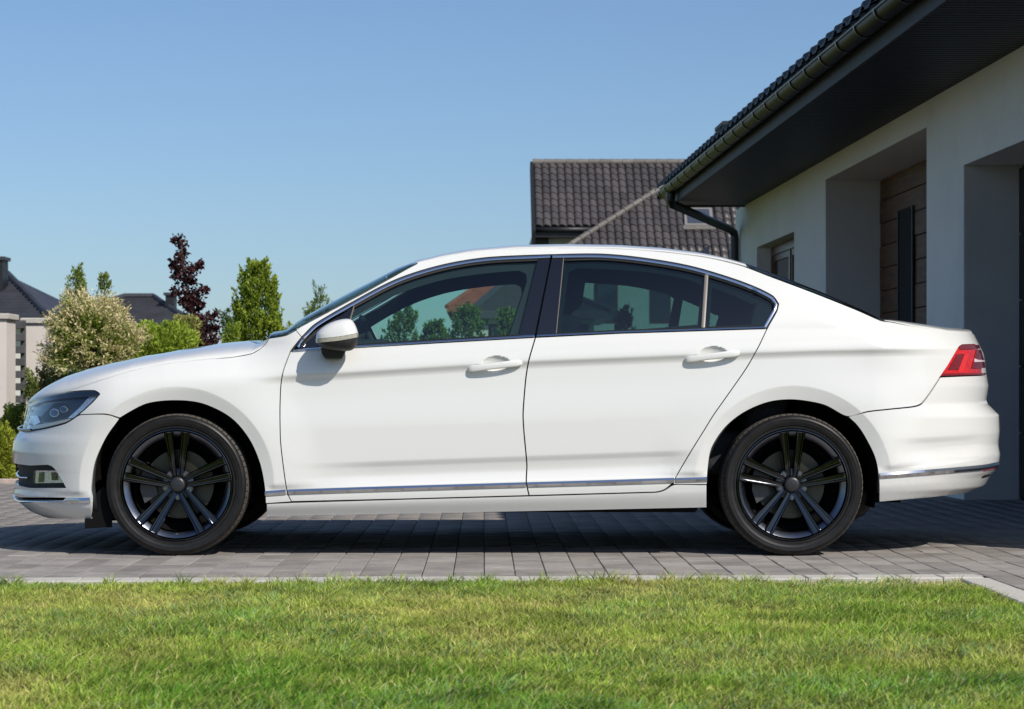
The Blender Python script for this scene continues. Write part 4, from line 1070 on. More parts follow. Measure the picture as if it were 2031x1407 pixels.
# dark inner body: seals the shut lines from behind and lines the cabin
def wvline(us, vs): return [('w', a, b) for a, b in zip(us, vs)]
WINF = [(618, 683), (640, 664), (700, 626), (786, 580), (874.5, 551), (963, 537), (1030, 532), (1043, 538), (1045, 552), (1010, 662), (874.5, 672), (712, 683)]
WINR = [(1128, 535), (1145, 527), (1286, 535), (1374.5, 552), (1392, 562), (1384, 640), (1227, 653), (1112, 659)]
WINQ = [(1413, 565), (1463, 585), (1500, 603), (1490, 640), (1408, 644)]
ve_w = [(float(u2w(np.array([u]), np.array([v]))[0]), v) for u, v in VE]
out = [('w', WC_F, 812)]+[('w', a, b+2.5) for a, b in ve_w]+[('w', WC_R, 670), ('w', WC_R, 955), ('w', 1745, 985)]
ang = np.linspace(0, PI, 28)
out += [('w', 1748, 985)]+[('w', WR[0]+172*math.cos(a), WR[1]-172*math.sin(a)) for a in ang]+[('w', 1400, 1004), ('w', 528, 1020)]
out += [('w', WF[0]+176*math.cos(a), WF[1]-173*math.sin(a)) for a in ang]+[('w', 172, 1020), ('w', WC_F, 998)]
inner = panel('cabin_lining', None, 'trim_dark', off=.022, gx=14, gy=8, gap=0, skirt=0, poly_in=np.array([(q[1], q[2]) for q in out]), holes=[clean(dens(h, curve=True)) for h in (WINF, WINR, WINQ)])
# front recesses
panel('lower_grille', None, 'black_plastic', off=.03, gap=0, skirt=0, poly_in=clean(inset(clean(FOG), -3)), gx=9, gy=6)
panel('air_slot', None, 'liner', off=.02, gap=0, skirt=0, poly_in=clean(inset(clean(SLOT), -3)), gx=12, gy=4)
fl = panel('fog_lamp', [(64, 935), (108, 934.5), (124, 958), (63, 959)], 'lamp_silver', off=.018, gap=0, skirt=.012, gx=6, gy=4)
panel('fog_lens', [(64, 935), (108, 934.5), (124, 958), (63, 959)], 'lens_clear', parent=fl, off=.008, gap=0, skirt=0, gx=6, gy=4)
panel('fog_reflector', [(73, 938), (80, 937), (79, 957), (71, 957)], 'lamp_dark', parent=fl, off=.012, gap=0, skirt=0, gx=3, gy=4)
panel('fog_reflector', [(97, 937), (107, 939), (108, 953), (98, 953)], 'lamp_dark', parent=fl, off=.012, gap=0, skirt=0, gx=3, gy=4)
ribbon('grille_fin', [(50, 948), (36, 947.5), ('f', 947)], 3.2, 'chrome', off=.012)
ribbon('chrome_strip', [(179, 992.4), (150, 993.2), (133, 993.6)], 11, 'chrome', prof=[(-1, -.006), (-.9, .001), (-.1, .005), (.9, .001), (1, -.006)])
ribbon('chrome_strip', [(136, 996.4), (100, 995.5), (40, 994.5), ('f', 994.5)], 4, 'chrome')
# headlight
hl = panel('headlight', LAMP, 'lamp_dark', off=.020, gx=6, gy=4, gap=.5, skirt=0)
panel('headlight_bezel', [(53, 803.5), (60, 797), (77, 789.5), (102, 783.2), (128, 779), (166, 775.8), (189, 776), (197, 781), (186, 785), (128, 789), (102, 793), (77, 798.5), (58, 806)], 'black_gloss', parent=hl, off=.004, gap=0, skirt=.01, gx=6, gy=3)
panel('light_guide', [(174, 786), (193, 783.6), (163, 812.5), (142, 828.5), (130.5, 829), (155, 806)], 'lamp_silver', parent=hl, off=.013, gap=0, skirt=.006, gx=5, gy=4)
panel('light_bar', [(62, 843), (100, 837.5), (133, 830.5), (138, 831), (131, 837), (100, 845), (66, 851)], 'lamp_led', parent=hl, off=.010, gap=0, skirt=.008, gx=4, gy=3)
panel('side_reflector', [(54, 824), (69, 823), (75, 837), (62, 843)], 'lamp_silver', parent=hl, off=.012, gap=0, skirt=.004, gx=5, gy=4)
panel('lamp_mask', [(73, 827), (92, 808), (100, 800), (120, 797), (134, 800), (128, 824), (100, 833), (80, 835)], 'black_plastic', parent=hl, off=.017, gap=0, skirt=.004, gx=5, gy=4)
for (cx_, cy_, r_) in ((103, 818, 9), (122, 811, 7)):
    th = np.linspace(0, 2*PI, 20, endpoint=False)
    panel('projector_ring', [(cx_+r_*math.cos(a), cy_+r_*.92*math.sin(a)) for a in th], 'lamp_silver', parent=hl, off=.012, gap=0, skirt=.006, gx=3, gy=3)
    panel('projector_lens', [(cx_+r_*.82*math.cos(a), cy_+r_*.77*math.sin(a)) for a in th], 'black_gloss', parent=hl, off=.010, gap=0, skirt=.003, gx=3, gy=3)
panel('headlight_lens', LAMP, 'lens_clear', parent=hl, off=.0, gx=6, gy=3, gap=.8, skirt=0)
ribbon('headlight_seal', [(198, 782), (185.5, 796), (163.7, 816), (143, 832.3), (130.5, 839), (102, 846.6), (77, 851.8), (46, 855.5)], 4, 'black_trim', parent=hl, off=-.001, prof=[(-1, -.002), (0, .001), (1, -.002)])
gr = panel('grille', [(52, 806), (52, 822), (50, 840), (44, 853), ('f', 856), ('f', 806)], 'black_gloss', off=.03, gap=0, skirt=.01, gx=14, gy=8)
for vv in (815, 828, 841): ribbon('grille_bar', [(54, vv), ('w', U0-KW*1.1, vv), ('f', vv)], 3, 'chrome', parent=gr, off=.012)
ribbon('grille_lip', [(66, 853.5), (52, 855), (42, 853.5), ('f', 854)], 5, 'black_gloss', off=-.012)
# tail light
tl = panel('tail_light', [(1864.7, 747), (1879.6, 725.3), (1902, 688), (1908, 684), (1941, 683.5), ('w', U1+KW*1.05, 676), ('w', U1+KW*1.05, 742), (1957, 744)], 'tail_red', off=.002, gap=.9, skirt=.02, gx=5, gy=3)
panel('lamp_shade', [(1904, 688), (1909, 685), (1941, 684.5), (1944, 692), (1902, 694)], 'tail_dark', parent=tl, off=-.0015, gap=0, skirt=.003, gx=4, gy=3, curve=False)
panel('turn_element', [(1898, 703), (1912, 702), (1901, 733.5), (1884, 734), (1880, 733)], 'tail_dark', parent=tl, off=-.0015, gap=0, skirt=.003, gx=4, gy=3, curve=False)
panel('reverse_element', [(1937, 694), (1945, 694), (1952, 716), (1954, 730), (1927, 731.5), (1931, 716)], 'tail_dark', parent=tl, off=-.0015, gap=0, skirt=.003, gx=4, gy=3, curve=False)
panel('reverse_lamp', [(1932, 711.5), (1938, 714), (1952, 715), (1952.5, 718), (1932, 718.5)], 'tail_white', parent=tl, off=-.004, gap=0, skirt=.003, gx=4, gy=3, curve=False)
panel('lamp_foot', [(1866, 746), (1871, 741), (1956.5, 740.5), (1957.5, 743.5)], 'tail_dark', parent=tl, off=-.002, gap=0, skirt=.003, gx=4, gy=3, curve=False)
panel('brake_element', [(1914, 702), (1921.5, 701), (1910, 739), (1899, 739.5)], 'tail_pink', parent=tl, off=-.001, gap=0, skirt=.002, gx=4, gy=3, curve=False)
panel('boot_lid_rear', [('w', U1+KW*1.06, 668), ('w', WC_R, 660), ('w', WC_R, 745), ('w', U1+KW*1.06, 744)], 'white_paint', gap=0)
panel('boot_edge', [(1930, 663), (1941, 682.5), ('w', U1+KW*1.06, 676), ('w', U1+KW*1.06, 668), ('w', WC_R, 660), ('w', WC_R, 652)], 'white_paint', gap=0, gx=8, gy=4)
panel('reflector', [(1954, 926), (1979, 921), (1978, 929), (1950.5, 934)], 'tail_red', parent=rb, off=-.003, gap=0, skirt=.006, gx=5, gy=3, curve=False)
panel('exhaust_slot', [(1947, 946), (1951, 943), (1968, 940), (1966, 944), (1948, 949)], 'black_trim', parent=rb, off=-.001, gap=0, skirt=0, gx=4, gy=2, curve=False)
TWO = [(-1, -.008), (-.92, .000), (-.15, .006), (.85, .0015), (1, -.008)]
def strip(path, wd, parent, **k): return ribbon('chrome_strip', path, wd, 'chrome', parent=parent, prof=TWO, **k)
strip([(1745, 944.2), (1800, 940.2), (1892, 932.6), (1950, 927), (1979, 921)], 12, rb)
strip([(525.7, 979.5), (567, 976.4)], 11, CAR)
strip([(571.5, 976.2), (700, 972.2), (860, 967.4), (1043, 962)], 11, fd)
strip([(1046.5, 962), (1200, 957.6), (1337, 953.2)], 11, rd)
strip([(1341, 953), (1402, 951)], 10, sf)
# greenhouse
panel('window_pane', [(700, 607.5), (786, 561.5), (874.5, 532), (963, 517), (1067, 511.5), (1029, 666), (874.5, 675), (712, 686), (686, 688)], 'glass_front', parent=fd, off=.010, gap=0, skirt=0, gx=16, gy=12)
panel('mirror_sail', [(590, 693), (638, 653), (700, 607.5), (692, 640), (688, 688)], 'black_gloss', parent=fd, off=.006, gap=0, skirt=.006, gx=10, gy=8)
ribbon('pane_divider', [(702, 607), (692, 640)], 2.6, 'satin_metal', parent=fd, off=.003)
panel('pillar_trim', [(1067, 512), (1092, 511), (1061, 664), (1029, 666)], 'black_gloss', parent=fd, off=.004, gap=.5, skirt=.01, gx=10, gy=10, curve=False)
panel('pillar_trim', [(1094.5, 511), (1117, 511), (1102.5, 662), (1064, 664)], 'black_gloss', parent=rd, off=.004, gap=.5, skirt=.01, gx=10, gy=10, curve=False)
ribbon('pillar_edge', [(1117.5, 512.5), (1103, 661.5)], 2.4, 'satin_metal', parent=rd, off=.004, curve=False)
panel('window_pane', [(1118, 510.5), (1197, 509.5), (1286, 518), (1374.5, 535), (1398, 543), (1390.5, 651), (1227, 658), (1103, 663)], 'glass_rear', parent=rd, off=.010, gap=0, skirt=0, gx=16, gy=12)
panel('quarter_pane', [(1403, 544), (1463, 564), (1507.5, 583), (1531, 599), (1531, 616), (1515, 649), (1397, 651)], 'glass_rear', parent=rd, off=.010, gap=0, skirt=0, gx=16, gy=12)
ribbon('pane_divider', [(1401.5, 543), (1394.5, 650)], 8.5, 'satin_metal', parent=rd, off=.003, curve=False)
def offs(path, d):
    a = np.array(path, float); t = np.gradient(a, axis=0); t /= np.linalg.norm(t, axis=1, keepdims=True); n = np.stack([-t[:, 1], t[:, 0]], 1)
    return [tuple(p) for p in a+n*d]
sl = SEAL
ribbon('window_seal', offs(sl, 1.0)[0:8]+[(1091.5, 506)], 3.4, 'black_trim', parent=fd, off=.002)
ribbon('window_seal', [(1095.5, 506)]+offs(sl, 1.0)[8:], 3.4, 'black_trim', parent=rd, off=.002)
ribbon('window_chrome', [(591, 689)]+offs(sl, 5.4)[1:7]+[(1091.5, 509.8)], 6.0, 'chrome', parent=fd, off=-.002)
ribbon('window_chrome', [(1095.5, 509.8)]+offs(sl, 5.6)[8:-1]+[(1517, 649)], 6.4, 'chrome', parent=rd, off=-.002)
ribbon('belt_chrome', [(581, 695.4), (712, 687), (874.5, 677.2), (1060.5, 666.6)], 5.8, 'chrome', parent=fd, off=-.003, prof=[(-1, -.010), (-.9, -.0045), (.0, .0005), (.8, .0035), (1, -.004)])
ribbon('belt_chrome', [(1064.5, 666.4), (1227, 658.8), (1519, 649.5)], 5.2, 'chrome', parent=rd, off=-.003, prof=[(-1, -.010), (-.9, -.0045), (.0, .0005), (.8, .0035), (1, -.004)])
ribbon('inner_seal', [(700, 684.2), (874.5, 673.4), (1028, 664.5)], 3.4, 'black_trim', parent=fd, off=.004)
ribbon('inner_seal', [(1104, 661.8), (1227, 655.4), (1514, 646.4)], 3, 'black_trim', parent=rd, off=.004)
ribbon('inner_seal', offs(sl, 9.5)[3:7]+[(1066, 515)], 4, 'black_trim', parent=fd, off=.005)
ribbon('inner_seal', [(1119, 515)]+offs(sl, 9.8)[8:-2], 4, 'black_trim', parent=rd, off=.005)

# top surfaces: sections that rise from the drawn edge to the crown
def edge_pt(u):
    v = I(u, VE); w = u2w(np.asarray(u, float), v); return surf0(w, v)
def crown_h(u):
    e = edge_pt(np.array([u]))[0]; ve = CY-(e[2]-CH)*S0; th = np.linspace(.05, PI/2, 120); lo, hi = 0., .25
    uu = CX+e[0]*S0
    for _ in range(26):
        h = .5*(lo+hi); y = W-(W-e[1])*np.cos(th); v = ve-h*S0*np.sin(th)
        px = CX+(uu-CX)/(1+y/DC); py = CY+(v-CY)/(1+y/DC)
        if (py-np.interp(px, [q[0] for q in SIL], [q[1] for q in SIL])).min() < 0: hi = h
        else: lo = h
    return h
_us = np.concatenate([np.linspace(VE[0][0]+1, VE[-1][0]-1, 90)]); _hs = np.array([crown_h(u) for u in _us])
_k = np.ones(3)/3; _hs = np.convolve(np.pad(_hs, 1, 'edge'), _k, 'valid')
def top_pt(u, th, drop=0):
    e = edge_pt(u); h = np.interp(u, _us, _hs)
    y = W-(W-e[:, 1])*np.cos(th); z = e[:, 2]+h*np.sin(th)
    return np.stack([e[:, 0], y, z-drop], -1)
def top_panel(name, ua, uac, ub, ubc, mat, n=40, m=36, th0=.0, drop=0, skirt=.01, pw=2, parent=None):
    V = []; N = []
    fr = np.linspace(0, 1, n); t0 = th0(fr) if callable(th0) else np.full(n, th0)
    for g in np.linspace(0, 1, m):
        s = max(0, math.sin(g*PI))**pw; a = ua+(uac-ua)*s; b = ub+(ubc-ub)*s; u = a+(b-a)*fr; t = t0+(PI-2*t0)*g; e = 1.5
        P = top_pt(u, t, drop); du = top_pt(u+e, t)-top_pt(u-e, t); dt = top_pt(u, t+.02)-top_pt(u, t-.02)
        nn = np.cross(du, dt); nn /= np.linalg.norm(nn, axis=1, keepdims=True)+1e-9
        V += list(P); N += list(nn)
    F = [(j*n+i, j*n+i+1, (j+1)*n+i+1, (j+1)*n+i) for j in range(m-1) for i in range(n-1)]
    if skirt:
        loop = [i for i in range(n)]+[j*n+n-1 for j in range(1, m)]+[(m-1)*n+i for i in range(n-2, -1, -1)]+[j*n for j in range(m-2, 0, -1)]
        for a, b in zip(loop, loop[1:]+loop[:1]):
            k = len(V); V += [V[a], V[b], V[b]-N[b]*skirt, V[a]-N[a]*skirt]; q = np.cross(V[b]-V[a], N[a]); q = -q/(np.linalg.norm(q)+1e-9); N += [q]*4; F.append((k, k+1, k+2, k+3))
    return mesh_obj(name, V, F, mat, parent or CAR, normals=N)
def ue(px): 
    return float(np.interp(px, [q[0] for q in VE_PX], [q[0] for q in VE]))
top_panel('bonnet', ue(54), ue(54), ue(533), ue(455), 'white_paint', 70, 44, th0=lambda f: -.10*(1-sst(.70, .84, f)))
_th = np.linspace(0, PI/2, 26); _hp = top_pt(np.full(26, ue(54)+.5), _th); _v0 = float(I(ue(54), VE))+1.5
_yb = float(Yb(np.array([U0]), np.array([_v0]))[0]); _ph = np.arccos(np.clip((W-_hp[:, 1])/(W-_yb), -1, 1)); _sp = surf0(U0-KW*_ph, np.full(26, _v0))
V = []; n = 26
for f_ in (0, .25, .5, .75, 1.0):
    q = _hp*(1-f_)+_sp*f_; q[:, 2] = _hp[:, 2]*(1-f_**2)+_sp[:, 2]*f_**2; V += list(q)
V += list(_sp+np.array([.02, 0, -.03]))
o = mesh_obj('bonnet_lip', V, [(j*n+i, j*n+i+1, (j+1)*n+i+1, (j+1)*n+i) for j in range(5) for i in range(n-1)], 'white_paint', CAR); fix_normals(o); auto_smooth(o, 50); MIRROR.append(o)
top_panel('windscreen', ue(536), ue(458), ue(829), ue(752), 'glass_screen', 40, 40, skirt=0)
top_panel('roof', ue(830), ue(754), ue(1476), ue(1540), 'white_paint', 50, 40, th0=-.25)
top_panel('rear_window', ue(1477), ue(1541), ue(1747), ue(1800), 'glass_rear', 34, 40, skirt=0)
top_panel('boot_lid', ue(1748.5), ue(1801), ue(1928), ue(1928), 'white_paint', 40, 36, th0=-.25)
top_panel('headliner', ue(835), ue(770), ue(1470), ue(1530), 'headliner', 24, 20, drop=.03, skirt=0)
top_panel('scuttle', ue(500), ue(452), ue(548), ue(470), 'black_trim', 8, 30, th0=.1, drop=.008, skirt=0)
def edge_band(name, ua, ub, th1, mat, n=36):
    V = []
    for th in np.linspace(0, th1, 5): V += list(top_pt(np.linspace(ua, ub, n), np.full(n, th), -.0012))
    F = [(j*n+i, j*n+i+1, (j+1)*n+i+1, (j+1)*n+i) for j in range(4) for i in range(n-1)]
    o = mesh_obj(name, V, F, mat, CAR); MIRROR.append(o); return o
edge_band('rear_window_border', ue(1477), ue(1747), .55, 'black_gloss')
edge_band('windscreen_border', ue(550), ue(829), .07, 'black_trim')
# antenna fin
b = MB(); P0 = []
for (px, py, wd) in ((1379, 503, .004), (1388, 499, .014), (1397, 492, .010), (1404, 488, .004)): pass
y_f = .62; kf = (DC+y_f)/FPX
def at(px, py, y): return Vector(((px-CX)*(DC+y)/FPX, y, CH-(py-CY)*(DC+y)/FPX))
fin = [(1376, 506), (1388, 500), (1397, 493), (1404, 488.5), (1408, 488), (1406, 496), (1405, 509)]
vs = []; n = len(fin)
for s, sc in ((-1, 1), (1, 1)):
    for (px, py) in fin:
        p = at(px, py, .8); th = .020*max(.15, min(1, (py-486)/18)); p.y += s*th; vs.append(p)
b.add(vs, [tuple(range(n)), tuple(range(2*n-1, n-1, -1))]+[(i, (i+1) % n, n+(i+1) % n, n+i) for i in range(n)])
auto_smooth(b.build('antenna_fin', 'black_gloss', CAR), 50)

# door handles
def handle(hu, hv, parent):
    c = [(-54, 8, .000, 3), (-51, 7.5, .012, 9), (-44, 6.5, .019, 11.5), (-30, 4.5, .024, 11), (-10, 2, .027, 10.5), (10, -.5, .027, 10.5), (28, -3, .024, 11), (40, -4.3, .020, 11.5), (50, -5.3, .014, 10), (56, -5.8, .003, 7)]
    V = []; n = 14
    for (du, dv, st, ht) in c:
        w = np.array([hu+du]); v = np.array([hv+dv+3.5]); base = surf0(np.array([hu-60.]), np.array([hv+10.]))[0][1] if False else -.001
        P = surf0(w, np.array([hv+40.]))[0]; yb = P[1]-.006
        for k in range(n):
            a = 2*PI*k/n; ca, sa = math.cos(a), math.sin(a)
            sg = lambda x: math.copysign(abs(x)**.7, x)
            V.append((X_of(hu+du), yb-st+.5*.014-.009*sg(ca), float(Z_of(hv+dv+3.5))+ht/S0*.62*sg(sa)))
    F = [(i*n+k, i*n+(k+1) % n, (i+1)*n+(k+1) % n, (i+1)*n+k) for i in range(len(c)-1) for k in range(n)]
    F += [tuple(range(n)), tuple(range((len(c)-1)*n, len(c)*n))[::-1]]
    o = mesh_obj('door_handle', V, F, 'white_paint', parent); fix_normals(o); MIRROR.append(o)
    ss = o.modifiers.new('sub', 'SUBSURF'); ss.levels = 1; ss.render_levels = 2
handle(HND[0][0], HND[0][1], fd); handle(HND[1][0], HND[1][1], rd)

# side mirror
def mirror_shell(name, top, parent, mat, ymin=-.06, grow=0):
    prof = [(-.022, .42), (-.027, .72), (-.038, .90), (-.052, .98), (-.072, 1.0), (-.096, .98), (-.116, .90), (-.131, .74), (-.140, .50), (-.144, .2)]
    line = [(626.5, 672), (710.5, 660.5)]
    up = [(626.5, 672), (628, 662), (636, 652.5), (648, 644), (662, 637.5), (678, 633.2), (691, 632.5), (698, 635), (704, 643), (708, 652), (710.5, 660.5)]
    dn = [(626.5, 672), (629, 680), (634, 686.5), (643, 691.5), (655, 694.5), (670, 696.2), (684, 696.8), (696, 695.5), (704, 690), (709, 680), (710.5, 660.5)]
    mid = [(626.5+84*t, 672-11.5*t) for t in np.linspace(0, 1, 11)]
    pts = up if top else dn
    pts = [cr(pts[max(i-1, 0)], pts[i], pts[min(i+1, 10)], pts[min(i+2, 10)], t) for i in range(10) for t in (0, .25, .5, .75)]+[pts[-1]]
    n = len(pts); mid = [(626.5+84*t, 672-11.5*t) for t in np.linspace(0, 1, n)]
    c = (672, 668); V = []
    for (y, s) in prof:
        for (q, m_) in zip(pts, mid):
            V.append(at(c[0]+(q[0]-c[0])*s, c[1]+(q[1]-c[1])*s, y))
    k = len(prof)
    F = [(j*n+i, j*n+i+1, (j+1)*n+i+1, (j+1)*n+i) for j in range(k-1) for i in range(n-1)]
    F.append(tuple(range((k-1)*n, k*n))); F.append(tuple(range(n))[::-1])
    o = mesh_obj(name, V, F, mat, parent); fix_normals(o); auto_smooth(o, 60); MIRROR.append(o); return o
mir = mirror_shell('side_mirror', False, CAR, 'black_plastic')
mirror_shell('mirror_cap', True, mir, 'white_paint')
prof = [(-.072, 1.0), (-.096, .98), (-.116, .90), (-.131, .74), (-.140, .50), (-.144, .2)]
path = [(672-45.5*s, 668+4*s, y) for (y, s) in prof]+[(672+38.5*s, 668-7.5*s, y) for (y, s) in prof[::-1]]
V = []; n = len(path)
for (x_, z_, y_) in path:
    V += [at(x_+(x_-672)*.02, z_+.3, y_+.004), at(x_+(x_-672)*.02, z_+.8, y_-.003), at(x_+(x_-672)*.015, z_+8.2, y_-.001), at(x_+(x_-672)*.01, z_+9.0, y_+.006)]
F = [(4*i+k, 4*i+k+1, 4*i+5+k, 4*i+4+k) for i in range(n-1) for k in range(3)]+[(0, 1, 2, 3), (4*n-4, 4*n-3, 4*n-2, 4*n-1)]
ind = mesh_obj('mirror_indicator', V, F, 'orange_lens', mir); fix_normals(ind); auto_smooth(ind, 40); MIRROR.append(ind)
b = MB(); V = []
for (y, x0, x1, y0, y1) in ((-.065, 640, 690, 690, 697), (-.055, 636, 684, 690, 711), (-.04, 637, 684, 690, 713), (-.02, 637, 683, 692, 713), (.02, 638, 682, 694, 712)):
    V += [at(x0, y0, y), at(x1, y0, y), at(x1-1, y1-7, y), at(x1-6, y1, y), at(x0+9, y1, y), at(x0+3, y1-8, y)]
b.add(V, [(j*6+i, j*6+(i+1) % 6, (j+1)*6+(i+1) % 6, (j+1)*6+i) for j in range(4) for i in range(6)]+[tuple(range(6)), tuple(range(24, 30))])
o = b.build('mirror_foot', 'black_plastic', mir); fix_normals(o); auto_smooth(o, 40); MIRROR.append(o)

# underbody, wheel housings, deflector
b = MB(); b.box(-1.80, 1.95, .36, 2*W-.36, .225, .26); b.build('underbody', 'liner', CAR)
b = MB(); b.box(-.97, .97, .07, 2*W-.07, .195, .24, .01); b.build('floor_pan', 'liner', CAR)
b = MB(); b.tube([(1.72, .32, .235), (1.74, .5, .235), (1.74, 1.3, .235), (1.72, 1.5, .235)], [.07, .1, .1, .07], 14); auto_smooth(b.build('silencer', 'underbody', CAR))
for xc in (X_of(WF[0]), X_of(WR[0])):
    b = MB(); n = 30; r = .392
    vs = []
    for y in (.075, .40): vs += [(xc+r*math.cos(a), y, .322+r*math.sin(a)) for a in np.linspace(-.28, PI+.28, n)]
    fs = [(i, i+1, n+i+1, n+i) for i in range(n-1)]+[tuple(range(n, 2*n))]
    b.add(vs, fs); o = b.build('wheel_housing', 'liner', CAR, smooth=False); MIRROR.append(o)
prof = [(168, 1029), (183, 1029), (184, 985), (205, 965), (226, 985), (222, 1046), (168, 1049)]; n = len(prof)
b = MB(); b.add([at(p, q, .075) for p, q in prof]+[at(p, q, .60) for p, q in prof], [tuple(range(n)), tuple(range(2*n-1, n-1, -1))]+[(i, (i+1) % n, n+(i+1) % n, n+i) for i in range(n)])
MIRROR.append(b.build('air_deflector', 'liner', CAR))

# cabin
def rounded(name, boxes, mat, parent, lv=2):
    import bmesh
    b = MB()
    for bx in boxes:
        vs, (x0, x1, y0, y1, z0, z1, sl) = None, bx
        b.add([(x0, y0, z0), (x1, y0, z0), (x1, y1, z0), (x0, y1, z0), (x0+sl, y0, z1), (x1+sl, y0, z1), (x1+sl, y1, z1), (x0+sl, y1, z1)],
              [(0, 3, 2, 1), (4, 5, 6, 7), (0, 1, 5, 4), (1, 2, 6, 5), (2, 3, 7, 6), (3, 0, 4, 7)])
    o = b.build(name, mat, parent); m = o.modifiers.new('bev', 'BEVEL'); m.width = .05; m.segments = 4; auto_smooth(o, 60); return o
for yc in (.50, 1.31):
    st = empty('front_seat', (.05, yc, .3), parent=CAR)
    rounded('seat_cushion', [(-.30, .22, yc-.25, yc+.25, .36, .56, 0)], 'seat_cloth', st)
    rounded('seat_back', [(.17, .33, yc-.25, yc+.25, .5, 1.10, .13)], 'seat_cloth', st)
    rounded('headrest', [(.345, .455, yc-.135, yc+.135, 1.12, 1.31, .03)], 'seat_cloth', st)
rs = empty('rear_seat', (1.1, W, .3), parent=CAR)
rounded('seat_cushion', [(.75, 1.25, .22, 2*W-.22, .36, .56, 0)], 'seat_cloth', rs)
rounded('seat_back', [(1.18, 1.36, .22, 2*W-.22, .5, 1.05, .14)], 'seat_cloth', rs)
for yc in (.45, 1.36): rounded('headrest', [(1.33, 1.46, yc-.15, yc+.15, 1.03, 1.17, .04)], 'seat_cloth', rs)
rounded('parcel_shelf', [(1.38, 1.85, .2, 2*W-.2, .95, 1.01, 0)], 'trim_dark', CAR)
dash = rounded('dashboard', [(-1.02, -.52, .12, 2*W-.12, .55, .985, .10)], 'trim_dark', CAR)
rounded('instrument_hood', [(-.78, -.58, .28, .66, .95, 1.03, .05)], 'trim_dark', dash)
b = MB(); th = np.linspace(0, 2*PI, 33)[:-1]; sc_ = Vector((-.50, .47, .93)); V = []; ax = Vector((.90, 0, .44)).normalized(); e1 = Vector((0, 1, 0)); e2 = ax.cross(e1)
nn = 8
for a in th:
    d = e1*math.cos(a)+e2*math.sin(a)
    for k in range(nn):
        q = 2*PI*k/nn; V.append(sc_+d*(.178+.016*math.cos(q))+ax*(.016*math.sin(q)))
b.add(V, [(i*nn+k, i*nn+(k+1) % nn, ((i+1) % 32)*nn+(k+1) % nn, ((i+1) % 32)*nn+k) for i in range(32) for k in range(nn)])
for a in (0, PI, 1.5*PI): b.tube([sc_-ax*.01, sc_+(e1*math.cos(a)+e2*math.sin(a))*.175], .02, 8)
b.tube([sc_-ax*.06, sc_+ax*.02], .07, 14)
auto_smooth(b.build('steering_wheel', 'trim_dark', CAR), 50)
b = MB(); b.box(-.40, -.36, W-.12, W+.12, 1.24, 1.31, .01); b.build('rear_view_mirror', 'trim_dark', CAR)

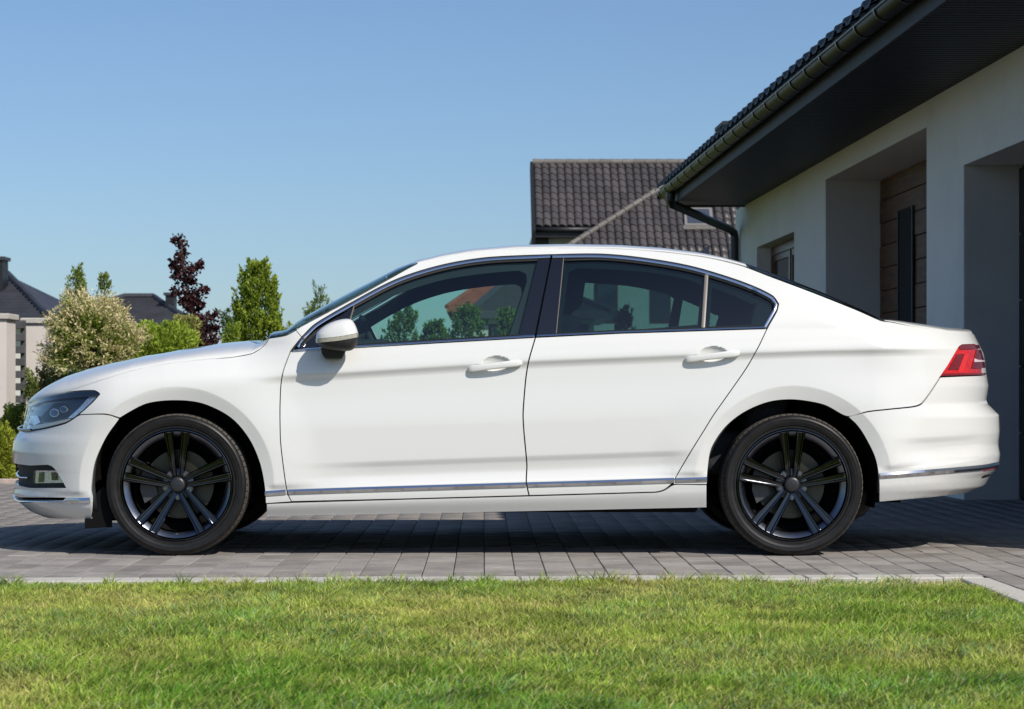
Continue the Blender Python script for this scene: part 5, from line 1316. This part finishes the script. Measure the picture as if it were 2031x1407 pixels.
# wheels
def make_wheel(name, xc, yc, parent, steer=0):
    wh = empty(name, (xc, yc, .322), parent=parent)
    o3 = np.array([xc, yc, .322])
    def lathe(nm, prof, mat, n=96, closed=False, deg=40):
        V = []; m = len(prof)
        for k in range(n):
            a = 2*PI*k/n
            for (r, y) in prof: V.append(o3+np.array([r*math.cos(a), y, r*math.sin(a)]))
        F = [(k*m+i, k*m+i+1, ((k+1) % n)*m+i+1, ((k+1) % n)*m+i) for k in range(n) for i in range(m-1)]
        o = mesh_obj(nm, V, F, mat, wh); fix_normals(o); return auto_smooth(o, deg)
    # tyre carcass
    lathe('tyre', [(.250, .030), (.2535, .014), (.257, .008), (.262, .007), (.266, .0075), (.270, .003), (.2705, .0018), (.274, .0012), (.2745, -.0002), (.283, -.003), (.2835, -.0042), (.2865, -.0045), (.287, -.0035), (.296, -.0045), (.2965, -.006), (.300, -.0058), (.3005, -.0042), (.304, -.0025), (.311, .004), (.3145, .010), (.316, .020), (.316, .19), (.310, .205), (.295, .212), (.262, .208), (.250, .19)], 'tyre_rubber', 128, deg=28)
    # tread blocks
    n = 72; V = []; F = []
    rows = [(.012, .046, 0), (.051, .088, .5), (.093, .128, .2), (.133, .165, .7), (.170, .203, .35)]
    for ri, (y0, y1, ph) in enumerate(rows):
        for k in range(n):
            a0 = 2*PI*(k+ph)/n; a1 = a0+2*PI/n*.86; sk = .02 if ri else 0
            r0, r1 = .3125, .3215
            edge = .3165 if ri == 0 else .3212
            am = .5*(a0+a1)
            for (a, sh_) in ((a0, 0), (am, 0), (a1, 0)):
                for (r, y) in ((r0-.002, y0-.002), (edge-.001, y0), ((.3208 if ri == 0 else .3215), y0+.012 if ri == 0 else y0+.002), (.3220 if ri < 4 else .3190, y1), (r0, y1)):
                    V.append(o3+np.array([r*math.cos(a+sh_), y, r*math.sin(a+sh_)]))
            q = len(V)-15
            F += [(q+i+5*j, q+i+1+5*j, q+i+6+5*j, q+i+5+5*j) for i in range(4) for j in range(2)]+[(q, q+1, q+2, q+3, q+4), (q+10, q+11, q+12, q+13, q+14)]
    o = mesh_obj('tread', V, F, 'tread_dust', wh); o['kind'] = 'stuff'; fix_normals(o); auto_smooth(o, 30)
    lathe('rim', [(.2535, .016), (.2545, .006), (.2525, .001), (.2485, .0005), (.2465, .003), (.2445, .009), (.2420, .013), (.2145, .0395), (.2130, .046), (.2125, .075), (.214, .15), (.236, .19), (.245, .20)], 'rim_black', 128, deg=35)
    lathe('rim_lip', [(.2418, .0120), (.2405, .0128), (.2170, .0345), (.2160, .0362)], 'rim_lip', 128, deg=35)
    lathe('rim_well', [(.2135, .075), (.212, .11), (.150, .175), (.06, .18)], 'liner', 48)
    # five pairs of spokes
    for k in range(5):
        ang = PI/2+2*PI*k/5
        er = np.array([math.cos(ang), 0, math.sin(ang)]); et = np.array([-math.sin(ang), 0, math.cos(ang)]); ey = np.array([0, 1., 0])
        for s in (-1, 1):
            st = [(.030, .014, .012, .036), (.060, .0185, .0138, .030), (.10, .0228, .0158, .024), (.15, .0285, .0182, .017), (.20, .0342, .0205, .010), (.236, .0380, .0218, .005), (.2445, .0388, .0205, .0085)]
            pf = [(-1.0, .055), (-1.0, .0065), (-.74, 0.0), (-.52, .0003), (-.34, .0095), (.0, .0098), (.30, .0092), (.48, .0003), (.72, 0.0), (1.0, .0065), (1.0, .055)]
            V = []; m = len(pf)
            for (r, c_, hw, y) in st:
                for (a, d) in pf:
                    V.append(o3+er*r+et*s*(c_+a*hw)+ey*(y+d))
            F = [(i*m+j, i*m+j+1, (i+1)*m+j+1, (i+1)*m+j) for i in range(len(st)-1) for j in range(m-1)]+[tuple(range(m)), tuple(range((len(st)-1)*m, len(st)*m))]
            o = mesh_obj('spoke', V, F, 'rim_black', wh); fix_normals(o); auto_smooth(o, 14)
    # hub between the spokes
    lathe('hub', [(.0, .050), (.030, .048), (.050, .044), (.072, .052), (.078, .075), (.078, .10)], 'rim_black', 40)
    lathe('hub_cap', [(.0, .017), (.022, .0175), (.031, .0195), (.0345, .024), (.036, .032), (.036, .06)], 'hub_plastic', 40, deg=50)
    for k in range(5):
        a = -PI/2+2*PI*k/5; c_ = o3+np.array([.058*math.cos(a), 0, .058*math.sin(a)]); b = MB()
        b.tube([c_+np.array([0, .052, 0]), c_+np.array([0, .036, 0])], .0125, 16)
        b.tube([c_+np.array([0, .050, 0]), c_+np.array([0, .026, 0])], .0085, 6); b.build('lug_bolt', 'bolt_steel', wh)
    lathe('brake_disc', [(.075, .10), (.085, .098), (.157, .098), (.159, .102), (.157, .12), (.08, .12)], 'brake_steel', 64)
    sgn = -1 if xc < 0 else -1
    b = MB(); V = []
    for y in (.075, .14):
        for r, aa in ((.178, (2.55, 2.9, 3.3, 3.65)), (.105, (3.60, 3.3, 2.9, 2.6))):
            V += [o3+np.array([r*math.cos(a), y, r*math.sin(a)]) for a in aa]
    b.add(V, [tuple(range(8)), tuple(range(15, 7, -1))]+[(i, (i+1) % 8, 8+(i+1) % 8, 8+i) for i in range(8)])
    o = b.build('brake_caliper', 'caliper', wh); fix_normals(o)
    return wh
w1 = make_wheel('wheel', float(X_of(WF[0])), .020, CAR)
for xx, yy, flip in ((float(X_of(WR[0])), .020, 0), (float(X_of(WF[0])), 2*W-.020, 1), (float(X_of(WR[0])), 2*W-.020, 1)):
    c = copy_tree(w1, CAR); c.matrix_parent_inverse = w1.matrix_parent_inverse.copy()
    c.location = (xx, yy, .322)
    if flip: c.scale = (1, -1, 1)
# the far side of the body: mirrored copies of every drawn panel
made = {}
for o in MIRROR:
    c = o.copy(); COL.objects.link(c); made[o] = c
for o, c in made.items():
    if o.parent in made: c.parent = made[o.parent]; c.matrix_parent_inverse = o.matrix_parent_inverse.copy()
    else:
        c.parent = CAR; c.matrix_parent_inverse = Matrix.Translation((0, -W, 0)) if False else CAR.matrix_basis.inverted()
        c.matrix_basis = Matrix.Translation((0, 2*W, 0)) @ Matrix.Diagonal((1, -1, 1, 1))
